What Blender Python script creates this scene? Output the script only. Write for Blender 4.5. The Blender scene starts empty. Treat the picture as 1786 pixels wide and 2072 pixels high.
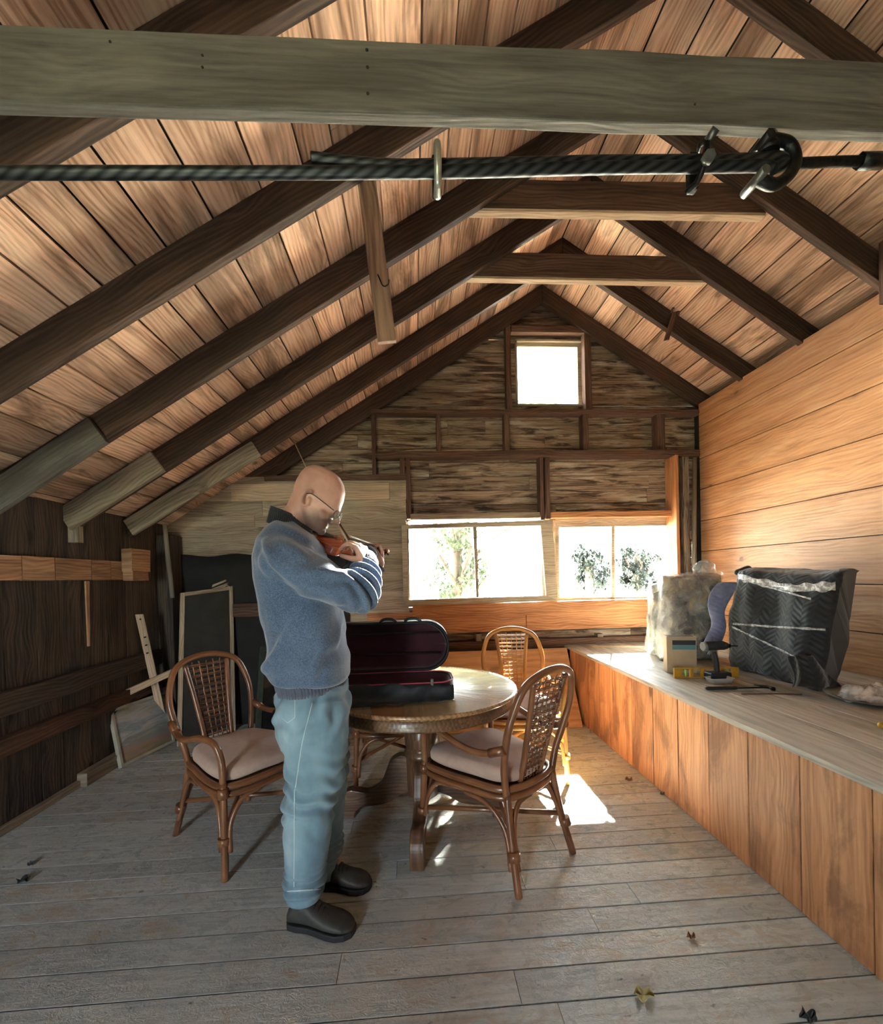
import bpy, bmesh, math, random
import numpy as np
from mathutils import Vector, Matrix, Quaternion
random.seed(7)
C = bpy.context.scene.collection
S = bpy.context.scene
PI = math.pi
V = Vector

# ------------------------------------------------------------------ camera
H = 1.32
F, YAW, PITCH, ROLL, CY = 869.27, .0629, -.0089, .0239, 1176.17
_r0 = V((math.cos(YAW), -math.sin(YAW), 0)); _f0 = V((math.sin(YAW), math.cos(YAW), 0)); _z = V((0, 0, 1))
_f = _f0 * math.cos(PITCH) + _z * math.sin(PITCH); _u = -_f0 * math.sin(PITCH) + _z * math.cos(PITCH)
RT = _r0 * math.cos(ROLL) - _u * math.sin(ROLL); UP = _r0 * math.sin(ROLL) + _u * math.cos(ROLL)
cam = bpy.data.cameras.new('camera'); co = bpy.data.objects.new('camera', cam); C.objects.link(co)
m = Matrix((RT, UP, -_f)).transposed().to_4x4(); m.translation = V((0, 0, H)); co.matrix_world = m
cam.sensor_fit = 'HORIZONTAL'; cam.sensor_width = 36; cam.lens = 36 * F / 1786
cam.shift_y = (CY - 1036) / 1786; cam.clip_start = .05; cam.clip_end = 300
S.camera = co
def ray(x, y): return RT * (x - 893) - UP * (y - CY) + _f * F
def at(x, y, Y): d = ray(x, y); return V((0, 0, H)) + d * (Y / d.y)
def atx(x, y, X): d = ray(x, y); return V((0, 0, H)) + d * (X / d.x)
def atz(x, y, Z=0.): d = ray(x, y); return V((0, 0, H)) + d * ((Z - H) / d.z)

# ------------------------------------------------------------------ view, world, sun, daylight
vs = S.view_settings; vs.view_transform = 'Standard'; vs.look = 'None'; vs.gamma = 1; vs.use_curve_mapping = False
S.display_settings.display_device = 'sRGB'
EXPOSURE = 2.5
vs.exposure = EXPOSURE
S.cycles.max_bounces = 8; S.cycles.diffuse_bounces = 6; S.cycles.glossy_bounces = 3; S.cycles.use_adaptive_sampling = True; S.cycles.adaptive_threshold = .02; S.cycles.transparent_max_bounces = 16
S.cycles.sample_clamp_indirect = 12; S.cycles.caustics_reflective = False; S.cycles.caustics_refractive = False
S.cycles.use_denoising = True
w = bpy.data.worlds.new('sky'); S.world = w; w.use_nodes = True
bg = w.node_tree.nodes['Background']; bg.inputs[0].default_value = (.86, .94, 1, 1); bg.inputs[1].default_value = 7.5
SUN_DIR = V((.51, 1.0, .80))            # towards the sun
sl = bpy.data.lights.new('sun', 'SUN'); sl.energy = 170; sl.angle = math.radians(1.2); sl.color = (1, .93, .82)
so = bpy.data.objects.new('sun', sl); C.objects.link(so); so.rotation_euler = SUN_DIR.to_track_quat('Z', 'Y').to_euler()

# ------------------------------------------------------------------ object helpers
def link(name, me, mat=None, parent=None):
    o = bpy.data.objects.new(name, me); C.objects.link(o)
    if mat is not None:
        me.materials.clear()
        for m_ in (mat if isinstance(mat, (list, tuple)) else [mat]): me.materials.append(m_)
    if parent: o.parent = parent
    return o
def tag(o, label=None, cat=None, group=None, kind=None):
    if label: o['label'] = label
    if cat: o['category'] = cat
    if group: o['group'] = group
    if kind: o['kind'] = kind
    return o
def empty(name, loc=(0, 0, 0), rz=0, label=None, cat=None, group=None, kind=None):
    o = bpy.data.objects.new(name, None); C.objects.link(o); o.location = loc; o.rotation_euler = (0, 0, rz); o.empty_display_size = .05
    return tag(o, label, cat, group, kind)
def copy_tree(o, parent=None):
    c = o.copy(); C.objects.link(c)
    if parent: c.parent = parent
    for ch in list(o.children): copy_tree(ch, c)
    return c

class MB:
    """collects geometry with uv (u along the grain, v across)"""
    def __init__(s): s.v = []; s.f = []; s.uv = []; s.mi = []; s.sm = []
    def face(s, idx, uv=None, mi=0, sm=False):
        s.f.append(tuple(idx)); s.uv.append(uv or [(0, 0)] * len(idx)); s.mi.append(mi); s.sm.append(sm)
    def board(s, a, b, wv, tv, mi=0, uo=None, jit=0., skew=None):
        """solid board: centre line a->b, full width vector wv, full thickness vector tv"""
        a, b, wv, tv = V(a), V(b), V(wv), V(tv); L = (b - a).length; n = len(s.v)
        u0, v0 = uo or (random.uniform(0, 40), random.uniform(0, 40)); W = wv.length; T = tv.length
        j = lambda: V((random.uniform(-jit, jit), random.uniform(-jit, jit), random.uniform(-jit, jit)))
        for e, P in ((0, a), (1, b)):
            sk = skew * (1 if e else -1) if skew is not None else V((0, 0, 0))
            for p, q in ((-.5, -.5), (.5, -.5), (.5, .5), (-.5, .5)):
                s.v.append(P + wv * p + tv * q + j() + (sk * (p * 2)))
        for k in range(4):
            k2 = (k + 1) % 4; off = [0, W, W + T, 2 * W + T][k]; d = [W, T, W, T][k]
            s.face((n + k, n + k2, n + 4 + k2, n + 4 + k), [(u0, v0 + off), (u0, v0 + off + d), (u0 + L, v0 + off + d), (u0 + L, v0 + off)], mi)
        s.face((n + 3, n + 2, n + 1, n), [(u0, v0), (u0 + .02, v0), (u0 + .02, v0 + W), (u0, v0 + W)], mi)
        s.face((n + 4, n + 5, n + 6, n + 7), [(u0, v0), (u0 + .02, v0), (u0 + .02, v0 + W), (u0, v0 + W)], mi)
    def box(s, lo, hi, axis=0, mi=0, jit=0.):
        lo, hi = V(lo), V(hi); c = (lo + hi) / 2; d = hi - lo; ax = [V((1, 0, 0)), V((0, 1, 0)), V((0, 0, 1))]
        o = [i for i in range(3) if i != axis]; h = ax[axis] * d[axis] / 2
        s.board(c - h, c + h, ax[o[0]] * d[o[0]], ax[o[1]] * d[o[1]], mi, jit=jit)
    def tube(s, pts, r, n=8, mi=0, caps=True, rs=None, flat=None):
        pts = [V(p) for p in pts]; N = len(pts); base = len(s.v); u0 = random.uniform(0, 20); prev = None; L = 0
        for i, p in enumerate(pts):
            t = (pts[min(i + 1, N - 1)] - pts[max(i - 1, 0)]).normalized()
            if prev is None:
                a = V((0, 0, 1)) if abs(t.z) < .9 else V((1, 0, 0)); x = t.cross(a).normalized()
            else:
                x = (prev - t * prev.dot(t)).normalized()
            prev = x; y = t.cross(x); rr = rs[i] if rs else r
            for k in range(n):
                an = 2 * PI * k / n
                s.v.append(p + x * rr * math.cos(an) + y * rr * (flat or 1) * math.sin(an))
        for i in range(N - 1):
            dl = (pts[i + 1] - pts[i]).length
            for k in range(n):
                k2 = (k + 1) % n
                s.face((base + i * n + k, base + i * n + k2, base + (i + 1) * n + k2, base + (i + 1) * n + k),
                       [(u0 + L, k * r), (u0 + L, (k + 1) * r), (u0 + L + dl, (k + 1) * r), (u0 + L + dl, k * r)], mi, True)
            L += dl
        if caps:
            s.face([base + k for k in range(n)][::-1], None, mi); s.face([base + (N - 1) * n + k for k in range(n)], None, mi)
    def lathe(s, prof, c=(0, 0, 0), n=40, mi=0, sx=1, sy=1):
        base = len(s.v); c = V(c)
        for r, z in prof:
            for k in range(n):
                a = 2 * PI * k / n; s.v.append(c + V((r * sx * math.cos(a), r * sy * math.sin(a), z)))
        for i in range(len(prof) - 1):
            for k in range(n):
                k2 = (k + 1) % n; R = max(prof[i][0], .01)
                s.face((base + i * n + k, base + i * n + k2, base + (i + 1) * n + k2, base + (i + 1) * n + k),
                       [(prof[i][1] * 1., k / n * R * 6), (prof[i][1], (k + 1) / n * R * 6), (prof[i + 1][1], (k + 1) / n * R * 6), (prof[i + 1][1], k / n * R * 6)], mi, True)
        for i, rev in ((0, True), (len(prof) - 1, False)):
            idx = [base + i * n + k for k in range(n)]; uv = [(s.v[q].x - c.x, s.v[q].y - c.y) for q in idx]
            s.face(idx[::-1] if rev else idx, uv[::-1] if rev else uv, mi)
    def prism(s, poly, mk, mi=0, sm=False):
        """poly: 2d outline; mk(p, side) -> 3d for side 0/1"""
        n = len(poly); b = len(s.v); u0 = random.uniform(0, 20)
        for side in (0, 1):
            for p in poly: s.v.append(V(mk(p, side)))
        s.face([b + i for i in range(n)][::-1], [(u0 + p[0], p[1]) for p in poly][::-1], mi); s.face([b + n + i for i in range(n)], [(u0 + p[0], p[1]) for p in poly], mi)
        L = 0
        for i in range(n):
            j = (i + 1) % n; d = (s.v[b + j] - s.v[b + i]).length
            s.face((b + i, b + j, b + n + j, b + n + i), [(u0 + L, 0), (u0 + L + d, 0), (u0 + L + d, .05), (u0 + L, .05)], mi, sm); L += d
    def grid(s, rows, mi=0, close=False, sm=True):
        b = len(s.v); n = len(rows[0])
        for r in rows: s.v += [V(p) for p in r]
        for i in range(len(rows) - 1):
            for k in range(n if close else n - 1):
                k2 = (k + 1) % n
                s.face((b + i * n + k, b + i * n + k2, b + (i + 1) * n + k2, b + (i + 1) * n + k), [(k / n, i / len(rows)), ((k + 1) / n, i / len(rows)), ((k + 1) / n, (i + 1) / len(rows)), (k / n, (i + 1) / len(rows))], mi, sm)
    def mesh(s, name, fix=True):
        me = bpy.data.meshes.new(name); me.from_pydata([tuple(p) for p in s.v], [], s.f)
        uvl = me.uv_layers.new(name='uv'); flat = [c for f in s.uv for uv in f for c in uv]; uvl.data.foreach_set('uv', flat)
        me.polygons.foreach_set('material_index', s.mi); me.polygons.foreach_set('use_smooth', s.sm); me.update()
        if fix:
            bm = bmesh.new(); bm.from_mesh(me); bmesh.ops.recalc_face_normals(bm, faces=bm.faces); bm.to_mesh(me); bm.free()
        return me
    def build(s, name, mat, parent=None, bevel=0., fix=True):
        o = link(name, s.mesh(name, fix), mat, parent)
        if bevel:
            b = o.modifiers.new('bevel', 'BEVEL'); b.width = bevel; b.segments = 2; b.limit_method = 'ANGLE'; b.angle_limit = math.radians(50)
        return o

def spline(P, n=8, closed=False):
    P = [V(p) for p in P]; out = []; N = len(P); rng = N if closed else N - 1
    for i in range(rng):
        g = (lambda k: P[k % N]) if closed else (lambda k: P[min(max(k, 0), N - 1)])
        p0, p1, p2, p3 = g(i - 1), g(i), g(i + 1), g(i + 2)
        for j in range(n):
            t = j / n; out.append(.5 * ((2 * p1) + (p2 - p0) * t + (2 * p0 - 5 * p1 + 4 * p2 - p3) * t * t + (3 * p1 - p0 - 3 * p2 + p3) * t ** 3))
    if not closed: out.append(P[-1].copy())
    return out

# ------------------------------------------------------------------ materials
class NT:
    def __init__(s, name):
        s.m = bpy.data.materials.new(name); s.m.use_nodes = True; s.t = s.m.node_tree; s.n = s.t.nodes; s.b = s.n['Principled BSDF']
    def add(s, ty, **kw):
        n = s.n.new(ty)
        for k, v_ in kw.items():
            if k.startswith('i_'): n.inputs[k[2:].replace('_', ' ')].default_value = v_
            else: setattr(n, k, v_)
        return n
    def l(s, a, b): s.t.links.new(a, b)
    def ramp(s, src, stops, interp='LINEAR'):
        r = s.n.new('ShaderNodeValToRGB'); r.color_ramp.interpolation = interp
        while len(r.color_ramp.elements) < len(stops): r.color_ramp.elements.new(.5)
        for e, (p, c) in zip(r.color_ramp.elements, stops): e.position = p; e.color = (*c, 1) if len(c) == 3 else c
        s.l(src, r.inputs[0]); return r.outputs[0]
    def mix(s, f, a, b, mode='MIX'):
        n = s.n.new('ShaderNodeMix'); n.data_type = 'RGBA'; n.blend_type = mode
        for k, v_ in ((0, f), (6, a), (7, b)):
            if isinstance(v_, (int, float)): n.inputs[k].default_value = v_ if k == 0 else (v_, v_, v_, 1)
            elif isinstance(v_, tuple): n.inputs[k].default_value = (*v_[:3], 1)
            else: s.l(v_, n.inputs[k])
        return n.outputs[2]
    def math(s, op, a, b=0.):
        n = s.n.new('ShaderNodeMath'); n.operation = op
        for k, v_ in ((0, a), (1, b)):
            if isinstance(v_, (int, float)): n.inputs[k].default_value = v_
            else: s.l(v_, n.inputs[k])
        return n.outputs[0]
    def mapping(s, src, scale=(1, 1, 1), rot=(0, 0, 0), loc=(0, 0, 0)):
        n = s.n.new('ShaderNodeMapping'); n.inputs['Scale'].default_value = scale; n.inputs['Rotation'].default_value = rot; n.inputs['Location'].default_value = loc
        s.l(src, n.inputs[0]); return n.outputs[0]
    def noise(s, src, scale, detail=4, rough=.55, dist=0.):
        n = s.add('ShaderNodeTexNoise'); n.inputs['Scale'].default_value = scale; n.inputs['Detail'].default_value = detail
        n.inputs['Roughness'].default_value = rough; n.inputs['Distortion'].default_value = dist; s.l(src, n.inputs['Vector']); return n.outputs[0]
    def bump(s, h, strength=.3, dist=.01):
        n = s.add('ShaderNodeBump'); n.inputs['Strength'].default_value = strength; n.inputs['Distance'].default_value = dist
        s.l(h, n.inputs['Height']); s.l(n.outputs[0], s.b.inputs['Normal'])
    def set(s, **kw):
        names = dict(rough='Roughness', metal='Metallic', spec='Specular IOR Level', sheen='Sheen Weight', coat='Coat Weight', trans='Transmission Weight', sss='Subsurface Weight')
        for k, v_ in kw.items():
            i = s.b.inputs[names[k]]
            if isinstance(v_, (int, float)): i.default_value = v_
            else: s.l(v_, i)
    def col(s, v_):
        if isinstance(v_, tuple): s.b.inputs['Base Color'].default_value = (*v_, 1)
        else: s.l(v_, s.b.inputs['Base Color'])

def wood(name, light, mid, dark, stain=.35, stainc=(.03, .02, .015), knots=.8, rough=.75, spec=.25, grain=1., vary=.35, stscale=(.9, 4.5), pale=0., palec=(.6, .5, .38), bump=.35, coat=0., wv=.12):
    t = NT(name); uv = t.add('ShaderNodeUVMap').outputs[0]
    geo = t.add('ShaderNodeNewGeometry'); rnd = geo.outputs['Random Per Island']
    warp = t.add('ShaderNodeTexNoise'); warp.inputs['Scale'].default_value = 1; warp.inputs['Detail'].default_value = 2
    t.l(t.mapping(uv, (1.3, 5, 1)), warp.inputs['Vector'])
    add = t.add('ShaderNodeVectorMath', operation='MULTIPLY_ADD'); t.l(warp.outputs['Color'], add.inputs[0]); add.inputs[1].default_value = (.25, .10, 0); t.l(uv, add.inputs[2])
    wuv = add.outputs[0]
    # knots: sparse voronoi cells
    vo = t.add('ShaderNodeTexVoronoi'); vo.feature = 'F1'; vo.inputs['Scale'].default_value = 1; vo.inputs['Randomness'].default_value = .95
    t.l(t.mapping(wuv, (3.0, 5.2, 1)), vo.inputs['Vector'])
    kd = vo.outputs['Distance']
    # grain bends round the knots
    wave = t.add('ShaderNodeTexWave'); wave.bands_direction = 'Y'; wave.wave_type = 'BANDS'; wave.inputs['Scale'].default_value = 14 * grain
    wave.inputs['Distortion'].default_value = 7; wave.inputs['Detail'].default_value = 3; wave.inputs['Detail Scale'].default_value = .9
    comb = t.add('ShaderNodeCombineXYZ'); kk = t.math('MULTIPLY', t.math('POWER', t.math('SUBTRACT', 1., t.math('MINIMUM', kd, 1.)), 3.), .055)
    t.l(kk, comb.inputs[1]); va = t.add('ShaderNodeVectorMath', operation='ADD'); t.l(t.mapping(wuv, (.16, 1, 1)), va.inputs[0]); t.l(comb.outputs[0], va.inputs[1])
    t.l(va.outputs[0], wave.inputs['Vector'])
    fine = t.noise(t.mapping(uv, (3.5, 95, 1)), 1, 5, .65)
    med = t.noise(t.mapping(wuv, (1.1, 16, 1)), 1, 4, .6)
    g = t.math('ADD', t.math('ADD', t.math('MULTIPLY', wave.outputs[1], wv), t.math('MULTIPLY', fine, .42)), t.math('MULTIPLY', med, .62 - wv))
    c = t.ramp(g, [(.37, dark), (.50, mid), (.62, light)])
    # per plank tone
    tone = t.add('ShaderNodeMapRange'); t.l(rnd, tone.inputs[0]); tone.inputs[3].default_value = 1 - vary; tone.inputs[4].default_value = 1 + vary * .55
    c = t.mix(1., c, tone.outputs[0], 'MULTIPLY')
    if pale:
        pn = t.noise(t.mapping(uv, (1.5, 9, 1), loc=(7, 3, 0)), 1, 5, .65); c = t.mix(t.math('MULTIPLY', t.ramp(pn, [(.52, (0, 0, 0)), (.66, (1, 1, 1))]), pale), c, palec)
    if stain:
        sn = t.noise(t.mapping(uv, (stscale[0], stscale[1], 1)), 1, 6, .62, .6)
        f = t.math('MULTIPLY', t.ramp(sn, [(.49, (0, 0, 0)), (.61, (1, 1, 1))]), stain)
        c = t.mix(f, c, stainc)
    if knots:
        sel = t.math('GREATER_THAN', t.add('ShaderNodeSeparateColor').outputs[0], .5)
        sc = t.n[-1] if False else None
        cs = t.add('ShaderNodeSeparateColor'); t.l(vo.outputs['Color'], cs.inputs[0]); sel = t.math('GREATER_THAN', cs.outputs[0], .66)
        kr = t.ramp(kd, [(.05, (1, 1, 1)), (.115, (.8, .8, .8)), (.15, (.25, .25, .25)), (.27, (0, 0, 0))])
        f = t.math('MULTIPLY', t.math('MULTIPLY', kr, sel), knots)
        c = t.mix(f, c, tuple(x * .35 for x in dark))
    t.col(c); t.set(rough=rough, spec=spec, coat=coat)
    t.bump(t.math('ADD', t.math('MULTIPLY', fine, .7), t.math('MULTIPLY', wave.outputs[1], .3)), bump, .006)
    return t.m

def plain(name, col, rough=.6, metal=0., spec=.4, noise=0., nscale=12, bump=0., bscale=60, col2=None, sheen=0., coat=0., sss=0.):
    t = NT(name); tc = t.add('ShaderNodeTexCoord').outputs['Object']
    if noise or col2:
        n = t.noise(tc, nscale, 5, .6); c2 = col2 or tuple(x * (1 - noise) for x in col)
        t.col(t.ramp(n, [(.35, c2), (.65, col)]))
    else: t.col(col)
    t.set(rough=rough, metal=metal, spec=spec, sheen=sheen, coat=coat, sss=sss)
    if sss: t.b.inputs['Subsurface Radius'].default_value = (.02, .008, .004)
    if bump: t.bump(t.noise(tc, bscale, 3, .6), bump, .004)
    return t.m

M = {}
M['ceil'] = wood('roof boards', (.84, .56, .40), (.68, .43, .29), (.36, .195, .115), stain=.7, stainc=(.09, .05, .028), pale=.35, palec=(.66, .52, .36), vary=.4)
M['rafter'] = wood('rafter wood', (.115, .068, .048), (.07, .041, .028), (.034, .02, .014), stain=.5, knots=.4, vary=.1)
M['rafterL'] = wood('weathered board and rafter foot light', (.44, .37, .28), (.33, .275, .205), (.18, .145, .105), stain=.4, knots=.6, vary=.2)
M['beam'] = wood('grey beam', (.185, .168, .145), (.135, .123, .106), (.075, .068, .058), wv=.05, stain=.55, stainc=(.07, .06, .045), knots=.6, vary=.0, pale=.3, palec=(.31, .28, .22))
M['gable'] = wood('gable sheathing', (.44, .325, .23), (.29, .20, .135), (.14, .082, .055), stain=.9, stainc=(.045, .025, .018), pale=.6, palec=(.70, .60, .48), vary=.25, stscale=(2.6, 22), wv=.06)
M['gdark'] = wood('gable framing', (.20, .115, .08), (.13, .07, .048), (.07, .038, .025), stain=.4, knots=.3, vary=.15)
M['greyb'] = wood('grey wall boards', (.52, .43, .32), (.42, .34, .25), (.26, .20, .14), stain=.45, stainc=(.14, .10, .07), vary=.25, knots=.6)
M['pale'] = wood('pale planed board and lit underside', (.72, .56, .40), (.62, .47, .33), (.42, .30, .20), stain=.15, vary=.1, knots=.5)
M['orange'] = wood('pine trim', (.66, .33, .15), (.52, .23, .10), (.30, .12, .05), stain=.25, stainc=(.16, .06, .03), vary=.15, knots=.6, rough=.6)
M['rwall'] = wood('pine wall boards', (.56, .30, .145), (.46, .225, .10), (.29, .13, .052), wv=.07, stain=.3, stainc=(.24, .11, .05), vary=.14, knots=1., rough=.5, spec=.4, pale=.18, palec=(.8, .6, .42), grain=.8)
M['bfront'] = wood('bench front boards', (.70, .37, .185), (.57, .275, .125), (.36, .16, .07), stain=.65, stainc=(.17, .075, .04), wv=.07, vary=.25, knots=1., rough=.55, spec=.35, stscale=(2.2, 5))
M['btop'] = wood('bench top boards', (.56, .53, .46), (.48, .45, .385), (.33, .30, .25), stain=.6, stainc=(.15, .13, .10), vary=.1, knots=.5, rough=.5, spec=.4, grain=.5)
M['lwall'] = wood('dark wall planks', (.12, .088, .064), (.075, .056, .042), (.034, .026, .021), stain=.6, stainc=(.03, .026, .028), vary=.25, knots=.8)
M['lband'] = wood('painted light band wood', (.66, .42, .25), (.50, .30, .17), (.30, .16, .085), stain=.5, stainc=(.16, .08, .04), vary=.25, knots=.5)  # light falling on the left wall, put into a pale wood colour
M['sash'] = wood('sash wood', (.58, .50, .38), (.48, .40, .29), (.32, .25, .17), stain=.3, vary=.05, knots=.2)
M['ply'] = wood('plywood', (.60, .37, .20), (.52, .31, .165), (.40, .22, .11), stain=.3, stainc=(.22, .12, .06), vary=.05, knots=.6, grain=.4)

def floor_mat():
    t = NT('worn painted floor'); uv = t.add('ShaderNodeUVMap').outputs[0]; rnd = t.add('ShaderNodeNewGeometry').outputs['Random Per Island']
    fine = t.noise(t.mapping(uv, (4, 60, 1)), 1, 4, .6); base = t.ramp(fine, [(.3, (.42, .475, .485)), (.7, (.62, .67, .675))])
    tone = t.add('ShaderNodeMapRange'); t.l(rnd, tone.inputs[0]); tone.inputs[3].default_value = .85; tone.inputs[4].default_value = 1.12
    c = t.mix(1., base, tone.outputs[0], 'MULTIPLY')
    wear = t.noise(t.mapping(uv, (9, 16, 1)), 1, 7, .7, .8); wl = t.noise(t.mapping(uv, (1.1, 1.8, 1)), 1, 3, .5)
    wf = t.ramp(t.math('ADD', t.math('MULTIPLY', wear, .62), t.math('MULTIPLY', wl, .45)), [(.575, (0, 0, 0)), (.64, (1, 1, 1))])
    c = t.mix(t.math('MULTIPLY', wf, .55), c, (.40, .33, .25))
    sp = t.noise(t.mapping(uv, (22, 34, 1)), 1, 2, .5); c = t.mix(t.math('MULTIPLY', t.ramp(sp, [(.70, (0, 0, 0)), (.76, (1, 1, 1))]), .7), c, (.05, .04, .03))
    t.col(c); t.set(rough=t.ramp(wear, [(.35, (.17, .17, .17)), (.6, (.42, .42, .42))]), spec=.55)
    t.bump(t.math('ADD', t.noise(t.mapping(uv, (34, 44, 1)), 1, 5, .75, 1.5), t.math('MULTIPLY', fine, .3)), .8, .008)
    return t.m
M['floor'] = floor_mat()
M['tar'] = plain('black tar paper', (.012, .012, .012), .8, noise=.5, nscale=5, bump=.3, bscale=20, col2=(.02, .018, .016))
M['iron'] = plain('dark iron', (.035, .036, .035), .42, .85, noise=.5, nscale=40, bump=.3, bscale=120)
M['steel'] = plain('dull steel', (.20, .21, .19), .4, .8, noise=.4, nscale=50); M['steel2'] = plain('bright galvanised steel', (.5, .52, .44), .35, .7, noise=.3, nscale=50)
def rope_mat():
    t = NT('wire rope'); uv = t.add('ShaderNodeUVMap').outputs[0]
    wv = t.add('ShaderNodeTexWave'); wv.inputs['Scale'].default_value = 16; wv.bands_direction = 'DIAGONAL'; t.l(uv, wv.inputs['Vector'])
    t.col(t.ramp(wv.outputs[1], [(0, (.008, .009, .009)), (1, (.06, .063, .062))])); t.set(rough=.45, metal=.7); return t.m
M['rope'] = rope_mat()
def glass_mat():
    t = NT('window glass'); t.n.remove(t.b); o = t.n['Material Output']; tr = t.add('ShaderNodeBsdfTransparent'); tr.inputs[0].default_value = (.93, .95, .94, 1)
    gl = t.add('ShaderNodeBsdfGlossy'); gl.inputs['Roughness'].default_value = .03; mx = t.add('ShaderNodeMixShader'); fr = t.add('ShaderNodeFresnel'); fr.inputs[0].default_value = 1.45
    t.l(t.math('MULTIPLY', fr.outputs[0], .9), mx.inputs[0]); t.l(tr.outputs[0], mx.inputs[1]); t.l(gl.outputs[0], mx.inputs[2]); t.l(mx.outputs[0], o.inputs[0]); return t.m
M['glass'] = glass_mat()

# ------------------------------------------------------------------ the shell
XL, XR, XB, HB = -2.245, 2.85, 1.45, .636
YW = 4.12; YS = 4.21            # stud faces, sheathing face
XG, ZG, SL, DY, YR5 = 1.30, 3.951, .6417, .5742, 4.10
AN = math.atan(SL); RD = .15; RTK = .046
YB = -2.6                        # rear end of the room
def zroof(x): return ZG + RD / math.cos(AN) - SL * abs(x - XG)      # underside of the roof boards
def struct(mb, name, mat, label=None, **k):
    o = mb.build(name, mat, **k); return tag(o, label, kind='structure')

# floor
mb = MB(); y = YB
fw = .1195; y = 4.3 - .02
while y > YB:
    x = XL - .1
    while x < 3.0:
        L = random.uniform(1.6, 3.4); x2 = min(x + L, 3.0)
        if x2 > 2.4: x2 = 3.0
        mb.board((x + .001, y - fw / 2, -.015), (x2 - .001, y - fw / 2, -.015), (0, fw - .006, 0), (0, 0, .03 + random.uniform(-.0012, .0012)))
        x = x2
    y -= fw
struct(mb, 'floor', M['floor'])
mb = MB(); mb.box((XL - .2, YB - .1, -.12), (3.2, 4.4, -.034)); struct(mb, 'trim_1', M['tar'])

# ceiling: roof boards running front to back, left and right slopes
mb = MB()
for sgn, run in ((-1, 3.95), (1, 2.6)):
    dvec = V((sgn * math.cos(AN), 0, -math.sin(AN))); nvec = V((sgn * math.sin(AN), 0, math.cos(AN)))
    apex = V((XG, 0, zroof(XG))); s = 0.
    while s < run / math.cos(AN):
        wd = random.uniform(.14, .235); wd = min(wd, run / math.cos(AN) - s + .01)
        yy = 4.45
        while yy > YB - .1:
            L = random.uniform(2.4, 4.8); y2 = max(yy - L, YB - .1); c = apex + dvec * (s + wd / 2) + nvec * (.012 + random.uniform(0, .003))
            mb.board(c + V((0, yy, 0)), c + V((0, y2 + .003, 0)), dvec * (wd - .009), nvec * .024)
            yy = y2
        s += wd
struct(mb, 'ceiling', M['ceil'])
mb = MB()   # dark sheet over the boards closes the gaps
for sgn, run in ((-1, 4.0), (1, 2.65)):
    dvec = V((sgn * math.cos(AN), 0, -math.sin(AN))); nvec = V((sgn * math.sin(AN), 0, math.cos(AN))); a = V((XG, 0, zroof(XG)))
    c = a + dvec * (run / math.cos(AN) / 2) + nvec * .045
    mb.board(c + V((0, YB - .15, 0)), c + V((0, 4.5, 0)), dvec * (run / math.cos(AN) + .03), nvec * .03)
mb.board((XG, YB - .15, zroof(XG) + .06), (XG, 4.5, zroof(XG) + .06), (.3, 0, 0), (0, 0, .06)); struct(mb, 'trim_2', M['tar'])

# left wall: dark vertical planks
mb = MB(); y = 4.3
while y > YB:
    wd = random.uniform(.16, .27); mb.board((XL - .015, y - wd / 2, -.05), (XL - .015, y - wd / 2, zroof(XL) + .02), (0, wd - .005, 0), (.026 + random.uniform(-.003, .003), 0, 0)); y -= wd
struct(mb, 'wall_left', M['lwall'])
mb = MB(); mb.box((XL - .08, YB, -.1), (XL - .03, 4.4, 1.95)); struct(mb, 'trim_3', M['tar'])
# right wall: pine boards
zt = 2.978; ys = [815, 864, 929, 991, 1055, 1116, 1178, 1240, 1300]
zs = [at(1413, yy, 4.1).z for yy in ys]; zs[0] = zt; zs = [z_ for z_ in zs if z_ > HB + .05] + [HB - .04]
mb = MB()
for z1, z0 in zip(zs[:-1], zs[1:]):
    y1 = 4.1; 
    while y1 > YB:
        y0 = max(y1 - random.uniform(5, 7), YB)
        mb.board((XR + .012, y0 + .001, (z0 + z1) / 2), (XR + .012, y1, (z0 + z1) / 2), (0, 0, z1 - z0 - .007), (.024, 0, 0)); y1 = y0
struct(mb, 'wall_right', M['rwall'])
# outer wall behind the partition, so the dark gap above it is closed
mb = MB(); mb.box((XR + .028, YB, 0), (XR + .05, 4.4, 2.94), 1); mb.box((3.78, YB, 1.5), (3.83, 4.4, 2.6), 1); mb.box((XR + .03, YB, 2.45), (3.8, 4.4, 2.5), 1); struct(mb, 'trim_4', M['tar'])

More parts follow.
